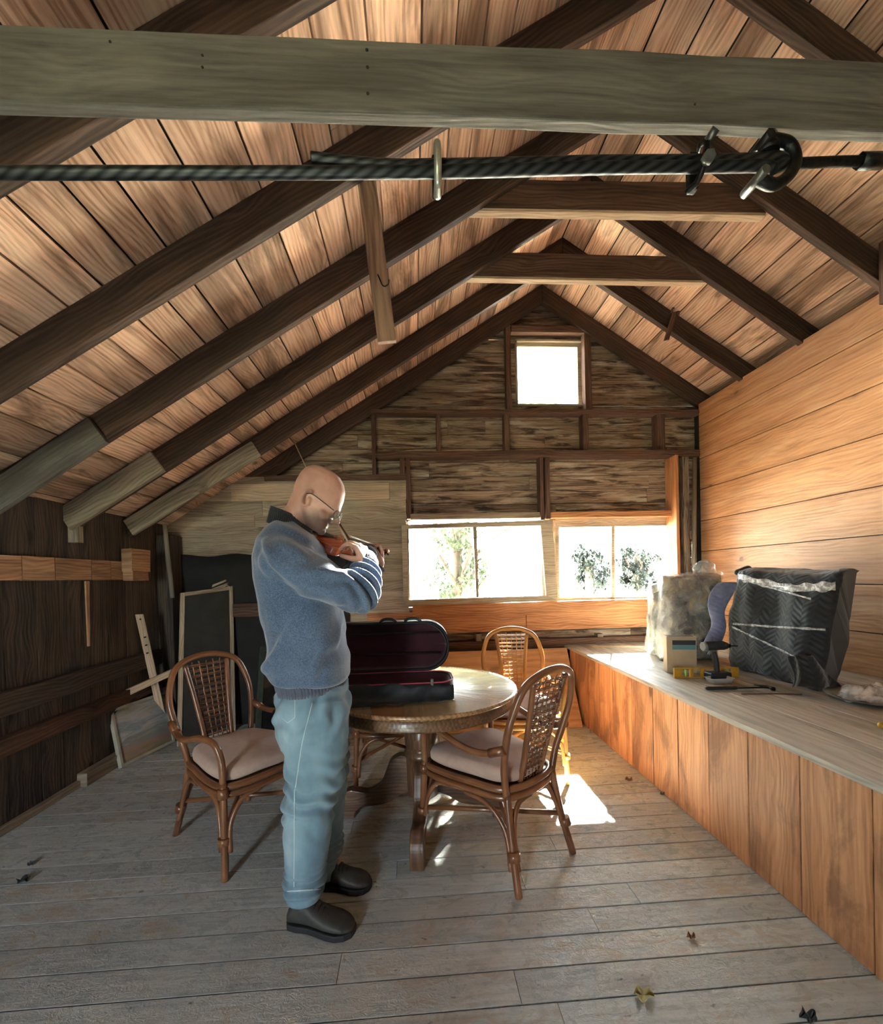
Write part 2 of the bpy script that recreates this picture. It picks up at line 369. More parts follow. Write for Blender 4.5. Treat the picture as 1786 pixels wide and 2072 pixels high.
# back wall (the gable) with its openings
def W(x, y_, Y=YS): p = at(x, y_, Y); return p.x, p.z
def rect(x0, y0, x1, y1, Y=YS):
    a, b = W(x0, y0, Y), W(x1, y1, Y); return min(a[0], b[0]), max(a[0], b[0]), min(a[1], b[1]), max(a[1], b[1])
OP_U = rect(1041, 688, 1182, 822); OP_L = rect(822, 1052, 1100, 1218); OP_R = rect(1118, 1050, 1362, 1214)
ops = [OP_U, OP_L, OP_R]
def boards_wall(mb, z0, z1, step, x0f, x1f, Y, ops, th=.022, splits=True):
    z = z0; stops = sorted(set([z0, z1] + [q for o in ops for q in (o[2], o[3]) if z0 < q < z1]))
    for za, zb in zip(stops[:-1], stops[1:]):
        n = max(1, round((zb - za) / step)); h = (zb - za) / n
        for i in range(n):
            zc = za + (i + .5) * h; segs = [(x0f(zc), x1f(zc))]
            for o in ops:
                if o[2] < zc < o[3]:
                    ns = []
                    for a, b in segs:
                        if o[0] > a: ns.append((a, min(b, o[0])))
                        if o[1] < b: ns.append((max(a, o[1]), b))
                    segs = ns
            for a, b in segs:
                if b - a < .01: continue
                cuts = [a] + sorted(random.uniform(a + .3, b - .3) for _ in range(int((b - a) > 1.8) + int((b - a) > 3.2)) if splits) + [b]
                for p, q in zip(cuts[:-1], cuts[1:]):
                    mb.board((p + .001, Y + th / 2, zc), (q - .001, Y + th / 2, zc), (0, 0, h - .005), (0, th + random.uniform(-.002, .002), 0))
mb = MB()
xl = lambda z_: max(XL, XG - (zroof(XG) + .02 - z_) / SL); xr = lambda z_: min(3.8, XG + (zroof(XG) + .02 - z_) / SL)
boards_wall(mb, -.05, 4.1, .138, xl, xr, YS, ops)
o = struct(mb, 'wall_back', M['gable'])
# outer skin behind so no light leaks
mb = MB(); boards_wall(mb, -.05, 4.1, .4, xl, xr, YS + .03, ops, .02, False); struct(mb, 'trim_5', M['tar'])
# front (rear of the viewer) wall with an open barn door
DOOR = (-1.95, -1.45, 0, 2.0)
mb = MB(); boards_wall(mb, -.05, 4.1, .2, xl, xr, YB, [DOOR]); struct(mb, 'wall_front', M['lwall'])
mb = MB(); boards_wall(mb, -.05, 4.1, .4, xl, xr, YB - .03, [DOOR], .02, False); struct(mb, 'trim_6', M['tar'])
# portals for the daylight
for n_, op, yy, fl in (('a', OP_U, YS + .06, 0), ('b', OP_L, YS + .06, 0), ('c', OP_R, YS + .06, 0), ('d', DOOR, YB - .05, 1)):
    pl = bpy.data.lights.new('daylight_portal', 'AREA'); pl.shape = 'RECTANGLE'; pl.size = op[1] - op[0]; pl.size_y = op[3] - op[2]; pl.cycles.is_portal = True
    po = bpy.data.objects.new('daylight_portal', pl); C.objects.link(po); po.location = ((op[0] + op[1]) / 2, yy, (op[2] + op[3]) / 2)
    po.rotation_euler = (-PI / 2 if not fl else PI / 2, 0, 0)
# outside: ground and unseen boards added over the wide windows to trim the sun
mb = MB(); mb.grid([[V((x_, y_, -.35 + random.uniform(-.04, .04))) for x_ in np.linspace(-22, 26, 25)] for y_ in [4.5 + 1.6 * k for k in range(22)]])
struct(mb, 'ground', plain('dry pale grass', (.62, .60, .50), .95, noise=.5, nscale=2))
mb = MB(); mb.grid([[V((x_, y_, -.35)) for x_ in (-22, 26)] for y_ in (-24, YB - .2)]); struct(mb, 'ground', plain('dull green lawn', (.20, .22, .14), .95))  # ground behind the viewer, a darker green
for op in (OP_L, OP_R):
    mb = MB(); mb.board((op[0] - .03, YS + .25, op[3] + .03), (op[1] + .03, YS + .25, op[3] + .03), (0, .36, .02), (0, 0, .02)); tag(mb.build('sun_blocker', M['greyb']), 'unseen board added over the %s wide window to cut the sun' % ('left' if op is OP_L else 'right'), 'sun_blocker', kind='structure')

# ------------------------------------------------------------------ roof framing
def YR(k): return YR5 - DY * (5 - k)
def rafter(k, sgn, run, label, mat='rafter'):
    Y = YR(k); d = V((sgn * math.cos(AN), 0, -math.sin(AN))); n = V((sgn * math.sin(AN), 0, math.cos(AN)))
    o0 = V((XG, 0, ZG)); L = run / math.cos(AN); tt = RD * math.tan(AN)
    poly = []; N = 9
    for i in range(N + 1): poly.append((L * i / N, random.uniform(-.002, .002) if 0 < i < N else 0))
    poly += [(L, RD), (-tt if sgn else 0, RD)]
    poly[0] = (0.001, 0); poly[-1] = (-tt + .002, RD - .001)
    poly[-2] = (L, RD - .001)
    mb = MB(); mb.prism(poly, lambda p, s_: o0 + d * (p[0]) + n * p[1] + V((0, Y + s_ * RTK, 0)))
    ob = mb.build('rafter', M[mat], bevel=.003); return tag(ob, label, 'rafter', kind='structure')
names = {5: 'against the gable wall', 4: 'second from the gable wall', 3: 'third from the gable, carrying the lower collar tie', 2: 'fourth from the gable, carrying the upper collar tie', 1: 'in front of the upper collar tie', 0: 'behind the big grey beam overhead'}
for k in range(-6, 6):
    for sgn, run, side in ((-1, 3.52, 'left'), (1, 2.42, 'right')):
        if YR(k) < YB: continue
        rafter(k, sgn, run, 'dark brown rafter of the %s roof slope, %s' % (side, names.get(k, 'behind the viewer')))
        if k == 5 and False: pass
def tie(Y, x0, x1, zb, zt_, tilt, mat, name, label, th=.04, cat='beam', slant=0, bevel=.004):
    o_ = V((0, 0, 0)); poly = [(x0, zb), (x1, zb + tilt), (x1 - slant, zt_ + tilt), (x0 + slant, zt_)]
    # break the edges a little
    P = []
    for i, p in enumerate(poly):
        q = poly[(i + 1) % 4]; n_ = 14 if i in (0, 2) else 1
        for j in range(n_): t = j / n_; P.append((p[0] + (q[0] - p[0]) * t, p[1] + (q[1] - p[1]) * t + (random.uniform(-.003, .003) if 0 < j else 0)))
    mb = MB(); mb.prism(P, lambda p, s_: (p[0], Y + s_ * th, p[1])); ob = mb.build(name, mat, bevel=bevel); return tag(ob, label, cat, kind='structure')
# big grey tie in front of the first rafter
Yt = .985; a = at(0, 205, Yt); b = at(1786, 262, Yt); tp = at(893, 86, Yt); sl_ = (b.z - a.z) / (b.x - a.x)
ex0, ex1 = a.x - .03, b.x + 1.2; zb = a.z - .03 * sl_
top = tp.z - (zb + sl_ * (tp.x - ex0))
tie(Yt, ex0, ex1, zb, zb + top, sl_ * (ex1 - ex0), M['beam'], 'tie_beam', 'wide weathered grey tie beam crossing the whole picture overhead', cat='beam', th=.031)
# nail holes
for k, (x, y) in enumerate([(742, 100), (743, 135), (744, 188), (222, 83), (220, 178), (409, 111), (409, 135)]):
    pass
for nm, k, (x0, yb, x1, yb2), yt, lab in (('collar_tie', 2, (968, 421, 1532, 430), 366, 'upper brown collar tie, its lit underside painted pale, just below the wire rope'), ('collar_tie', 3, (952, 558, 1412, 567), 514, 'lower brown collar tie, its lit underside painted pale, above the small gable window')):
    Yc = YR(k) + RTK + .002; a = at(x0, yb, Yc); b = at(x1, yb2, Yc); c = at((x0 + x1) / 2, yt, Yc)
    e = .06
    o = tie(Yc, a.x - e, b.x + e, a.z, a.z + (c.z - (a.z + b.z) / 2), b.z - a.z, M['gdark'], nm, lab, th=.045, slant=.19)
    # pale strip along the lower edge
    # (light on the underside, put into the strip's pale colour)
    mb = MB(); mb.board((a.x - e + .01, Yc + .0225, a.z - .009), (b.x + e - .01, Yc + .0225, b.z - .009), (0, .047, 0), (0, 0, .016)); q = mb.build('lit_underside', M['pale'], o); q.parent = o
# sister boards on two rafters, and one board standing in for light
def slope_board(p0, p1, Y, wd, th, mat, label, name='rafter_side_board', up=1):
    a = at(*p0, Y); b = at(*p1, Y); d = (b - a).normalized(); n = V((-d.z, 0, d.x)); n = n if n.z > 0 else -n
    mb = MB(); mb.board(a + n * wd / 2 + V((0, th / 2, 0)), b + n * wd / 2 + V((0, th / 2, 0)), n * wd, (0, th, 0), jit=.002)
    return tag(mb.build(name, mat, bevel=.002), label, 'board', kind='structure')
slope_board((268, 1083), (527, 922), YR(4) - .034, .135, .032, M['rafterL'], 'pale grey board nailed along the lower end of a left rafter')
slope_board((-60, 1072), (213, 893), YR(2) - .034, .15, .032, M['beam'], 'grey board with a broken end nailed to a left rafter above the plank wall')
slope_board((140, 1072), (330, 952), YR(3) - .034, .15, .032, M['rafterL'], 'grey board added for the light on a rafter foot in the left corner')  # light on this rafter foot, built as a paler grey board
a = at(137, 1020, YR(3)); mb = MB(); mb.box((a.x - .03, YR(3) + .0, at(0, 1100, YR(3)).z), (a.x + .055, YR(3) + .05, a.z + .02), 2); tag(mb.build('rafter_block', M['rafterL']), 'small pale block under a rafter foot on the left wall', 'block', kind='structure')

# hanging stick with a hook
Yh = YR(1) + RTK + .002; a = at(737, 330, Yh); b = at(783, 690, Yh); mb = MB()
mb.board(a + V((0, .012, 0)), b + V((0, .012, 0)), (.078, 0, .008), (0, .026, 0), jit=.001)
o = tag(mb.build('hanging_batten', wood('brown batten', (.40, .25, .17), (.29, .175, .12), (.16, .09, .06), stain=.3), bevel=.002), 'narrow brown batten hanging from a left rafter with an iron hook', 'board')
h = at(770, 570, Yh - .004); P = [h + V((-.012, 0, .03)), h + V((0, -.004, 0)), h + V((.006, -.012, -.02)), h + V((.018, -.022, -.034)), h + V((.034, -.026, -.026)), h + V((.036, -.026, -.008))]
mb = MB(); mb.tube(spline(P, 5), .0028, 8); mb.build('iron_hook', M['iron'], o)
# end of a hanging post at the right edge
a = at(1797, 330, YR(2) - .05); b = at(1799, 612, YR(2) - .05); mb = MB(); mb.board(a, b, (.075, 0, 0), (0, .05, 0)); tag(mb.build('hanging_post', M['gdark'], bevel=.003), 'dark hanging post end at the right edge of the picture', 'post', kind='structure')
# wooden peg on the right slope
a = at(1365, 632, YR(4) - .03); b = at(1348, 688, YR(4) - .05); mb = MB(); mb.board(a, b, (.05, 0, .012), (0, .02, 0), jit=.004)
o = mb.build('hanging_strap', M['gdark'], bevel=.004); tag(o, 'reddish brown wooden handle dangling from a rafter right of the gable window', 'handle')
mb = MB(); mb.tube(spline([a + V((-.028, 0, -.01)), a + V((-.02, 0, .03)), a + V((.012, 0, .04)), a + V((.034, 0, .02)), a + V((.03, 0, -.02))], 5), .008, 8); mb.build('loop', M['gdark'], o)

# ------------------------------------------------------------------ wire rope across the room
Yr = 1.0
def RP(x, y, dy=0): p = at(x, y, Yr + dy); return p
main = [RP(-260, 352), RP(0, 350), RP(300, 350), RP(560, 350), RP(883, 348), RP(1200, 340), RP(1400, 338), RP(1530, 336), RP(1560, 340)]
o = tag(MB() and (lambda mb: (mb.tube(spline(main, 10), .0135, 12), mb.build('wire_rope', M['rope']))[1])(MB()), 'thick black wire rope stretched across under the grey beam', 'rope')
tail = [RP(630, 320), RP(700, 328), RP(800, 335), RP(883, 334, .004), RP(1000, 332), RP(1200, 327), RP(1400, 325), RP(1520, 322), RP(1570, 318), RP(1590, 330), RP(1565, 342)]
mb = MB(); mb.tube(spline(tail, 10), .0125, 12); mb.build('rope_tail', M['rope'], o)
for x, y, tl in ((884, 340, 0), (1412, 333, .35)):
    mb = MB(); c = RP(x, y); R_ = .052; pts = []
    for k in range(13):
        an = PI * k / 12; pts.append(c + V((tl * .5 * .04 * math.cos(an) , -.026 * math.sin(an) * 1.2, R_ * .9 * math.cos(an))) )
    pts = [c + V((tl * .05, .02, R_ * .95))] + pts + [c + V((-tl * .05, .02, -R_ * .95))]
    mb.tube(spline(pts, 3), .0085 if not tl else .007, 10)
    ob = mb.build('rope_clip', M['steel2'] if not tl else M['iron']); tag(ob, 'oval steel clip clamped round the wire rope near the middle' if not tl else 'steel clip with nut clamped on the rope beside the shackle', 'clamp', 'wire rope clips')
    mb = MB(); mb.box(c + V((-.011, .012, -.045)), c + V((.011, .034, .045)), 2); mb.build('saddle', M['iron'], ob, bevel=.004)
    if tl:
        mb = MB(); mb.tube([c + V((.006, -.026, .03)), c + V((.014, -.044, .042))], .010, 6); mb.build('nut', M['steel'], ob); mb = MB(); mb.tube([c + V((-.004, -.035, -.022)), c + V((-.006, -.05, -.026))], .014, 6); mb.build('nut', M['steel'], ob)
# shackle, rod and eye bolt
c = RP(1562, 330); mb = MB()
U = [c + V((-.045, -.01, -.05)), c + V((-.005, -.01, -.062)), c + V((.035, -.01, -.035)), c + V((.05, -.01, 0)), c + V((.035, -.01, .035)), c + V((0, -.01, .045)), c + V((-.03, -.01, .042))]
mb.tube(spline(U, 6), .014, 12); sh = tag(mb.build('shackle', M['iron']), 'heavy iron shackle joining the wire rope to the rod', 'shackle')
mb = MB(); mb.tube([c + V((-.05, -.04, -.052)), c + V((-.05, .03, -.052))], .011, 8); mb.build('pin', M['steel'], sh)
mb = MB(); mb.tube([c + V((-.028, -.03, .042)), c + V((-.028, .025, .042))], .012, 6); mb.build('nut', M['iron'], sh)
mb = MB(); mb.tube(spline([c + V((.045, 0, 0)), RP(1700, 327), RP(1760, 326), RP(2000, 322)], 4), .0115, 12); rd = tag(mb.build('tension_rod', M['iron']), 'dark iron rod running from the shackle out of the picture at right', 'rod')
mb = MB(); mb.tube([RP(1738, 326), RP(1790, 325)], .018, 6); mb.build('coupling_nut', M['iron'], rd)
e = RP(1556, 268); mb = MB(); mb.tube([e + V((0, .03, .06)), e, RP(1556, 292)], .0095, 10); eb = tag(mb.build('eye_bolt', M['iron']), 'iron bolt hanging from the grey beam above the shackle', 'bolt')
mb = MB(); mb.tube([RP(1556, 274), RP(1557, 296)], .0175, 6); mb.build('nut', M['steel'], eb); mb = MB(); mb.tube([RP(1553, 296), RP(1553, 312)], .024, 12); mb.build('eye', M['iron'], eb)

# ------------------------------------------------------------------ gable framing
def piece(name, px, mat, label=None, cat='board', Y0=YW, Y1=YS - .001, axis=2, parent=None, bevel=.002, kind='structure'):
    x0, x1, z0, z1 = rect(*px, Y0); mb = MB(); mb.box((x0, Y0, z0), (x1, Y1, z1), axis); o = mb.build(name, mat, parent, bevel=bevel)
    return tag(o, label, cat if label else None, kind=kind if label else None)
G = M['gdark']
piece('stud', (1022, 650, 1036, 832), G, 'brown stud left of the small gable window', 'stud')
piece('stud', (1181, 655, 1198, 832), G, 'brown stud right of the small gable window', 'stud')
piece('header', (1034, 657, 1184, 673), G, 'brown header above the small gable window', 'board', axis=0)
piece('ledge', (750, 828, 1425, 836), G, 'long dark ledge under the small gable window', 'ledge', Y0=YW - .03, axis=0)
for i, (px, lb) in enumerate([((750, 836, 761, 965), 'dark stud at the left end of the gable ledges'), ((882, 836, 892, 914), 'short stud between the gable ledges, second from left'), ((1019, 836, 1032, 914), 'short stud between the gable ledges, below the small window left side'), ((1178, 836, 1191, 914), 'short stud between the gable ledges, below the small window right side'), ((1328, 836, 1346, 914), 'short stud between the gable ledges, nearest the pine wall')]):
    piece('stud', px, G, lb, 'stud', Y0=YW - .005)
piece('ledge', (758, 913, 1425, 922), M['gdark'], 'long brown ledge over the two wide windows', 'ledge', Y0=YW - .03, axis=0)
piece('stud', (808, 923, 819, 968), G, 'short stud above the grey boards', 'stud')
piece('stud', (820, 925, 832, 1050), G, 'dark stud left of the left wide window', 'stud', Y0=YW - .005)
piece('stud', (1091, 922, 1101, 1052), G, 'left one of the paired studs between the wide windows', 'stud', Y0=YW - .02)
piece('stud', (1102, 922, 1114, 1050), G, 'right one of the paired studs between the wide windows', 'stud', Y0=YW - .012)
x0, x1, z0, z1 = rect(1357, 922, 1379, 1222, YW - .06)
mb = MB(); mb.board(((x0 + x1) / 2, YW + .0, z0), ((x0 + x1) / 2, YW + .0, z1), (.03, 0, 0), (0, .18, 0)); tag(mb.build('window_jamb', M['orange'], bevel=.002), 'orange pine jamb board right of the right wide window', 'board', kind='structure')
piece('header', (830, 1040, 1092, 1048), M['greyb'], 'thin header over the left wide window', 'board', Y0=YW - .01, axis=0)
piece('header', (1114, 1036, 1370, 1044), M['orange'], 'thin header over the right wide window', 'board', Y0=YW - .01, axis=0)
piece('window_sill', (834, 1225, 1312, 1238), M['orange'], 'reddish sill under the two wide windows', 'sill', Y0=YW - .05, axis=0)
# apron boards under the sill
for x0, x1, m_, lb in ((743, 1064, M['orange'], 'reddish board under the sill, left length'), (1065, 1385, M['orange'], 'lighter orange board under the sill, right length')):
    a = at(x0, 1262 if x0 < 1000 else 1255, YW - .03); b = at(x1, 1256 if x0 < 1000 else 1246, YW - .03); mb = MB()
    mb.board(a + V((0, .012, 0)), b + V((0, .012, 0)), (0, 0, .195), (0, .024, 0)); tag(mb.build('apron_board', m_, bevel=.002), lb, 'board', kind='structure')
for x in (969, 1215): piece('stud', (x - 6, 1283, x + 6, 1320), M['greyb'], 'short stud in the dark gap under the sill boards, ' + ('behind the table' if x < 1000 else 'above the bench corner'), 'stud')
piece('plate', (905, 1300, 1440, 1310), M['gdark'], 'dark rail at the back edge of the bench', 'board', Y0=YW - .02, axis=0)
# galvanised pipe
mb = MB(); mb.tube([at(1405, 926, YW - .06), at(1403, 1290, YW - .06)], .02, 14); tag(mb.build('pipe', plain('dull grey pipe', (.30, .26, .20), .5, .4)), 'dull grey vertical pipe in the corner beside the pine wall', 'pipe')
piece('corner_post', (1380, 922, 1400, 1305), M['gable'], 'rough post beside the pipe in the right corner', 'post', Y0=YW, axis=2)
# grey boards left of the windows
mb = MB(); rows = [966, 982, 1010, 1040, 1069, 1100, 1128, 1152, 1180, 1208, 1240]
for y0, y1 in zip(rows[:-1], rows[1:]):
    xr_ = 822 + (y0 > 1060) * 6; x0, x1, z0, z1 = rect(330, y0, xr_, y1, YW - .025); cuts = [x0, x0 + random.uniform(.5, 1.6), x1]
    for p, q in zip(cuts[:-1], cuts[1:]): mb.board((p + .002, YW - .012, (z0 + z1) / 2), (q - .002, YW - .012, (z0 + z1) / 2), (0, 0, z1 - z0 - .004), (0, .022 + random.uniform(-.003, .003), 0))
tag(mb.build('board_patch', M['greyb']), 'grey board cladding on the back wall left of the windows', 'cladding', kind='structure')
piece('pale_board', (467, 980, 788, 1010), M['pale'], 'pale short board nailed across the grey boards behind the head', 'board', Y0=YW - .055, Y1=YW - .026, axis=0)
piece('plate', (534, 962, 822, 970), M['gdark'], 'dark rail on top of the grey board cladding', 'board', Y0=YW - .05, axis=0)
piece('plate', (690, 1241, 745, 1300), M['greyb'], 'dark short board below the grey cladding beside the man', 'board', Y0=YW - .02, axis=0)
# black tar paper on the lower left
a = at(372, 1127, YW - .05); b = at(700, 1127, YW - .05); mb = MB(); rows = []
for i in range(13):
    t = i / 12; rows.append([V((XL + .02 + (b.x - XL) * k / 24, YW - .045 + random.uniform(-.006, .006), a.z * (1 - t) + .01 + (.012 * math.sin(k * .9) if i == 0 else 0))) for k in range(25)])
mb.grid(rows); ob = mb.build('tar_paper', M['tar'], fix=False); sd = ob.modifiers.new('t', 'SOLIDIFY'); sd.thickness = .003; tag(ob, 'black sheeting over the lower left of the back wall', 'sheet', kind='structure')
piece('rail', (470, 1222, 560, 1246), M['gdark'], 'dark reddish rail low on the black sheeting', 'board', Y0=YW - .11, Y1=YW - .055, axis=0)
# corner post and things on the left wall
x0, x1, z0, z1 = rect(303, 1060, 333, 1500, 3.95); mb = MB(); mb.box((XL + .002, 3.9, 0), (XL + .13, 4.06, 1.75), 2, jit=.003); tag(mb.build('corner_post', M['lwall'], bevel=.006), 'dark corner post between the plank wall and black sheeting', 'post', kind='structure')
P = [atx(333, 1050, XL + .15), atx(336, 1100, XL + .15), atx(342, 1150, XL + .16), atx(350, 1175, XL + .17), atx(345, 1240, XL + .17)]
P = [at(333 + i * 4, y_, 3.86) for i, y_ in enumerate((1062, 1100, 1140, 1170, 1210))]
mb = MB(); mb.tube(spline(P, 5), .018, 10); tag(mb.build('old_hose', plain('grey hose', (.22, .19, .15), .7)), 'limp grey hose hanging beside the corner post', 'hose')
# band of light along the wall, built as short pale boards
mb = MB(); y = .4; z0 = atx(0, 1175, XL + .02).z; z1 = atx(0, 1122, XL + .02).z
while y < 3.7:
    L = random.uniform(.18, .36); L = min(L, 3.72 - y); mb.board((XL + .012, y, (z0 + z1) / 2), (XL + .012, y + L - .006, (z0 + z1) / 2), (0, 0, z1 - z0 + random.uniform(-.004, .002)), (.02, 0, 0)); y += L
tag(mb.build('light_band_strip', M['lband']), 'pale orange boards standing in for a band of light along the dark left wall', 'board', kind='structure')
for (ya, yb, xa, xb) in ((1114, 1156, 256, 293), (1156, 1175, 258, 290)):  # light on these blocks is put into their pale colour
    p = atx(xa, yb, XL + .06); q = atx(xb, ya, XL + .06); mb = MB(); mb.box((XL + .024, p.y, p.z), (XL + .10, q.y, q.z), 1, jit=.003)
    tag(mb.build('wood_block', M['lband'], bevel=.003), ('upper' if ya < 1150 else 'lower') + ' wood block coloured pale for the light on it, corner of the left wall', 'block', kind='structure')
a = atx(176, 1176, XL + .03); b = atx(178, 1308, XL + .03); mb = MB(); mb.board(a, b, (0, .035, 0), (.01, 0, 0)); mb.v = [q if i % 8 < 4 else V((q.x, a.y + (q.y - a.y) * .4, q.z)) for i, q in enumerate(mb.v)]  # vertical light streak, built as a tapered pale lath
tag(mb.build('streak_lath', M['lband']), 'thin pale lath built for a light streak below the strip on the left wall', 'board', kind='structure')
def girt(p, q, th, dep, mat, label):
    a = atx(*p, XL + dep); b = atx(*q, XL + dep); z = (a.z + b.z) / 2; mb = MB(); mb.box((XL + .002, -.3, z - th), (XL + dep, 3.86, z), 1, jit=.002); tag(mb.build('girt', mat, bevel=.004), label, 'board', kind='structure')
girt((0, 1395), (282, 1331), .13, .05, M['lwall'], 'upper dark horizontal rail on the left wall')
girt((0, 1490), (220, 1417), .10, .05, wood('red brown rail', (.22, .12, .07), (.14, .075, .045), (.08, .04, .025), stain=.5), 'lower reddish horizontal rail on the left wall')
a = atz(0, 1690); mb = MB(); mb.box((XL + .002, YB, 0), (XL + .028, 3.05, .045), 1); o = mb.build('baseboard_left', M['rafterL'], bevel=.003); tag(o, kind='structure')
p = atz(175, 1590); mb = MB(); mb.box((XL + .003, 2.95, 0), (XL + .07, 3.42, .09), 1, jit=.003); tag(mb.build('floor_block', M['rafterL'], bevel=.004), 'pale timber offcut at the foot of the left wall by the painting', 'block')

# ------------------------------------------------------------------ windows
def window(name, op, sash_px=None, mull=None, st=.03):
    x0, x1, z0, z1 = op
    fr = MB(); d0, d1 = YS - .02, YS + .07
    for lo, hi, ax in (((x0, d0, z0), (x0 + .018, d1, z1), 2), ((x1 - .018, d0, z0), (x1, d1, z1), 2), ((x0, d0, z1 - .018), (x1, d1, z1), 0), ((x0, d0, z0), (x1, d1, z0 + .018), 0)): fr.box(lo, hi, ax)
    return tag(fr.build(name, M['sash'], bevel=.001), kind='structure')
w1 = window('window_1', OP_U)
def sash(parent, Y, outer, panes, th, mat, name='sash'):
    """outer: four px corners tl,tr,br,bl; panes: list of px quads; a frame of boards with glass"""
    oc = [at(*p, Y) for p in outer]; mb = MB()
    # frame as rails along each side, widths from the panes
    L = [p for q in panes for p in q]
    tl, tr, br, bl = oc; ptl = at(*panes[0][0], Y); ptr = at(*panes[-1][1], Y); pbr = at(*panes[-1][2], Y); pbl = at(*panes[0][3], Y)
    def quadprism(a, b, c, d, y0=0, y1=th):
        q = [(a), (b), (c), (d)]; mb.prism([(p.x, p.z) for p in q], lambda p, s_: (p[0], Y + (y0 if s_ == 0 else y1), p[1]))
    quadprism(tl, tr, ptr, ptl); quadprism(bl, br, pbr, pbl); quadprism(tl, ptl, pbl, bl); quadprism(ptr, tr, br, pbr)
    for q1, q2 in zip(panes[:-1], panes[1:]): quadprism(at(*q1[1], Y), at(*q2[0], Y), at(*q2[3], Y), at(*q1[2], Y), .004, th - .004)
    ob = mb.build(name, mat, parent, bevel=.002)
    for q in panes:
        g = [at(*p, Y) for p in q]; c = sum(g, V()) / 4; g = [c + (p - c) * 1.02 for p in g]
        gm = MB(); gm.prism([(p.x, p.z) for p in g], lambda p, s_: (p[0], Y + th * .5 + s_ * .003, p[1])); gm.build('pane', M['glass'], ob)
    return ob
s = sash(w1, YS + .01, [(1041, 688), (1182, 689), (1182, 822), (1042, 822)], [[(1046, 701), (1168, 702), (1170, 818), (1045, 817)]], .03, M['sash'])
w2 = window('window_2', OP_L)
tag(sash(None, YW - .045, [(812, 1062), (1117, 1052), (1129, 1215), (816, 1227)], [[(824, 1070), (957, 1066), (964, 1209), (826, 1214)], [(964, 1066), (1094, 1063), (1105, 1205), (969, 1209)]], .035, M['sash'], 'glazed_unit'), 'crooked pale two-pane sash set loosely against the left wide window', 'window sash', kind='thing')
w3 = window('window_3', OP_R)
sash(w3, YS - .0, [(1116, 1050), (1364, 1047), (1366, 1216), (1126, 1218)], [[(1131, 1067), (1238, 1065), (1238, 1208), (1132, 1209)], [(1244, 1065), (1350, 1063), (1351, 1207), (1244, 1208)]], .035, M['sash'])
piece('trim_7', (1366, 1048, 1374, 1215), M['orange'], None, Y0=YW + .01)['kind'] = 'structure'

# ------------------------------------------------------------------ bench along the pine wall
mb = MB(); ys = [atx(x, y_, XB).y for x, y_ in ((1190, 1400), (1213, 1430), (1240, 1440), (1278, 1450), (1321, 1470), (1371, 1490), (1433, 1520), (1513, 1560), (1618, 1650), (1766, 1750))]
ys = [3.98] + ys[0:] + [ys[-1] - .27 * (i + 1) for i in range(12)]
ys = sorted(set(ys), reverse=True)
for a, b in zip(ys[:-1], ys[1:]):
    b = max(b, YB + .05)
    if a - b < .03: break
    mb.board((XB + .012, (a + b) / 2, .004), (XB + .012, (a + b) / 2, HB - .026), (0, a - b - .007, 0), (.024 + random.uniform(-.002, .002), 0, 0))
mb.box((XB + .03, YB + .05, .002), (XB + .08, 3.98, .05), 1); 
bench = empty('bench', (XB + .7, 2.5, 0), label='long built-in pine bench running along the right wall', cat='bench')
def par(o, p):
    o.parent = p; o.matrix_parent_inverse = Matrix.Translation(-p.location); return o
par(mb.build('front_panel', M['bfront']), bench)
mb = MB(); x = XB - .012
for wd in (.30, .27, .29, .27, .29):
    wd = min(wd, XR - x); yy = 4.10
    while yy > YB + .06:
        y0 = max(yy - random.uniform(2.4, 3.6), YB + .05); mb.board((x + wd / 2, y0 + .002, HB - .013), (x + wd / 2, yy, HB - .013), (wd - .005, 0, 0), (0, 0, .026)); yy = y0
    x += wd
par(mb.build('bench_top', M['btop'], bevel=.0015), bench)
mb = MB(); mb.box((XB + .03, 3.98, .0), (2.8, 4.0, HB - .03), 0); par(mb.build('end_panel', M['bfront']), bench)
# plywood panel
a = at(1166, 1312, 3.93); b = atz(1174, 1470); mb = MB(); yb = b.y - .02; q = [V((a.x - .02, 3.97, a.z)), V((b.x, yb, .0))]
dn = (q[0] - V((q[1].x, q[1].y, 0))); nrm = V((0, dn.z, -dn.y)).normalized()
wl = 1.53; a.x -= .035; b.x -= .035; mb.board(V(((a.x + b.x) / 2 - wl / 2, (3.97 + yb) / 2, a.z / 2)) - V((wl / 2, 0, 0)), V(((a.x + b.x) / 2 - wl / 2, (3.97 + yb) / 2, a.z / 2)) + V((wl / 2, 0, 0)), V((0, q[0].y - q[1].y, a.z)), nrm * .018)
tag(mb.build('plywood_panel', M['ply'], bevel=.002), 'tan plywood panel leaning on the back wall behind the table and chairs', 'panel')

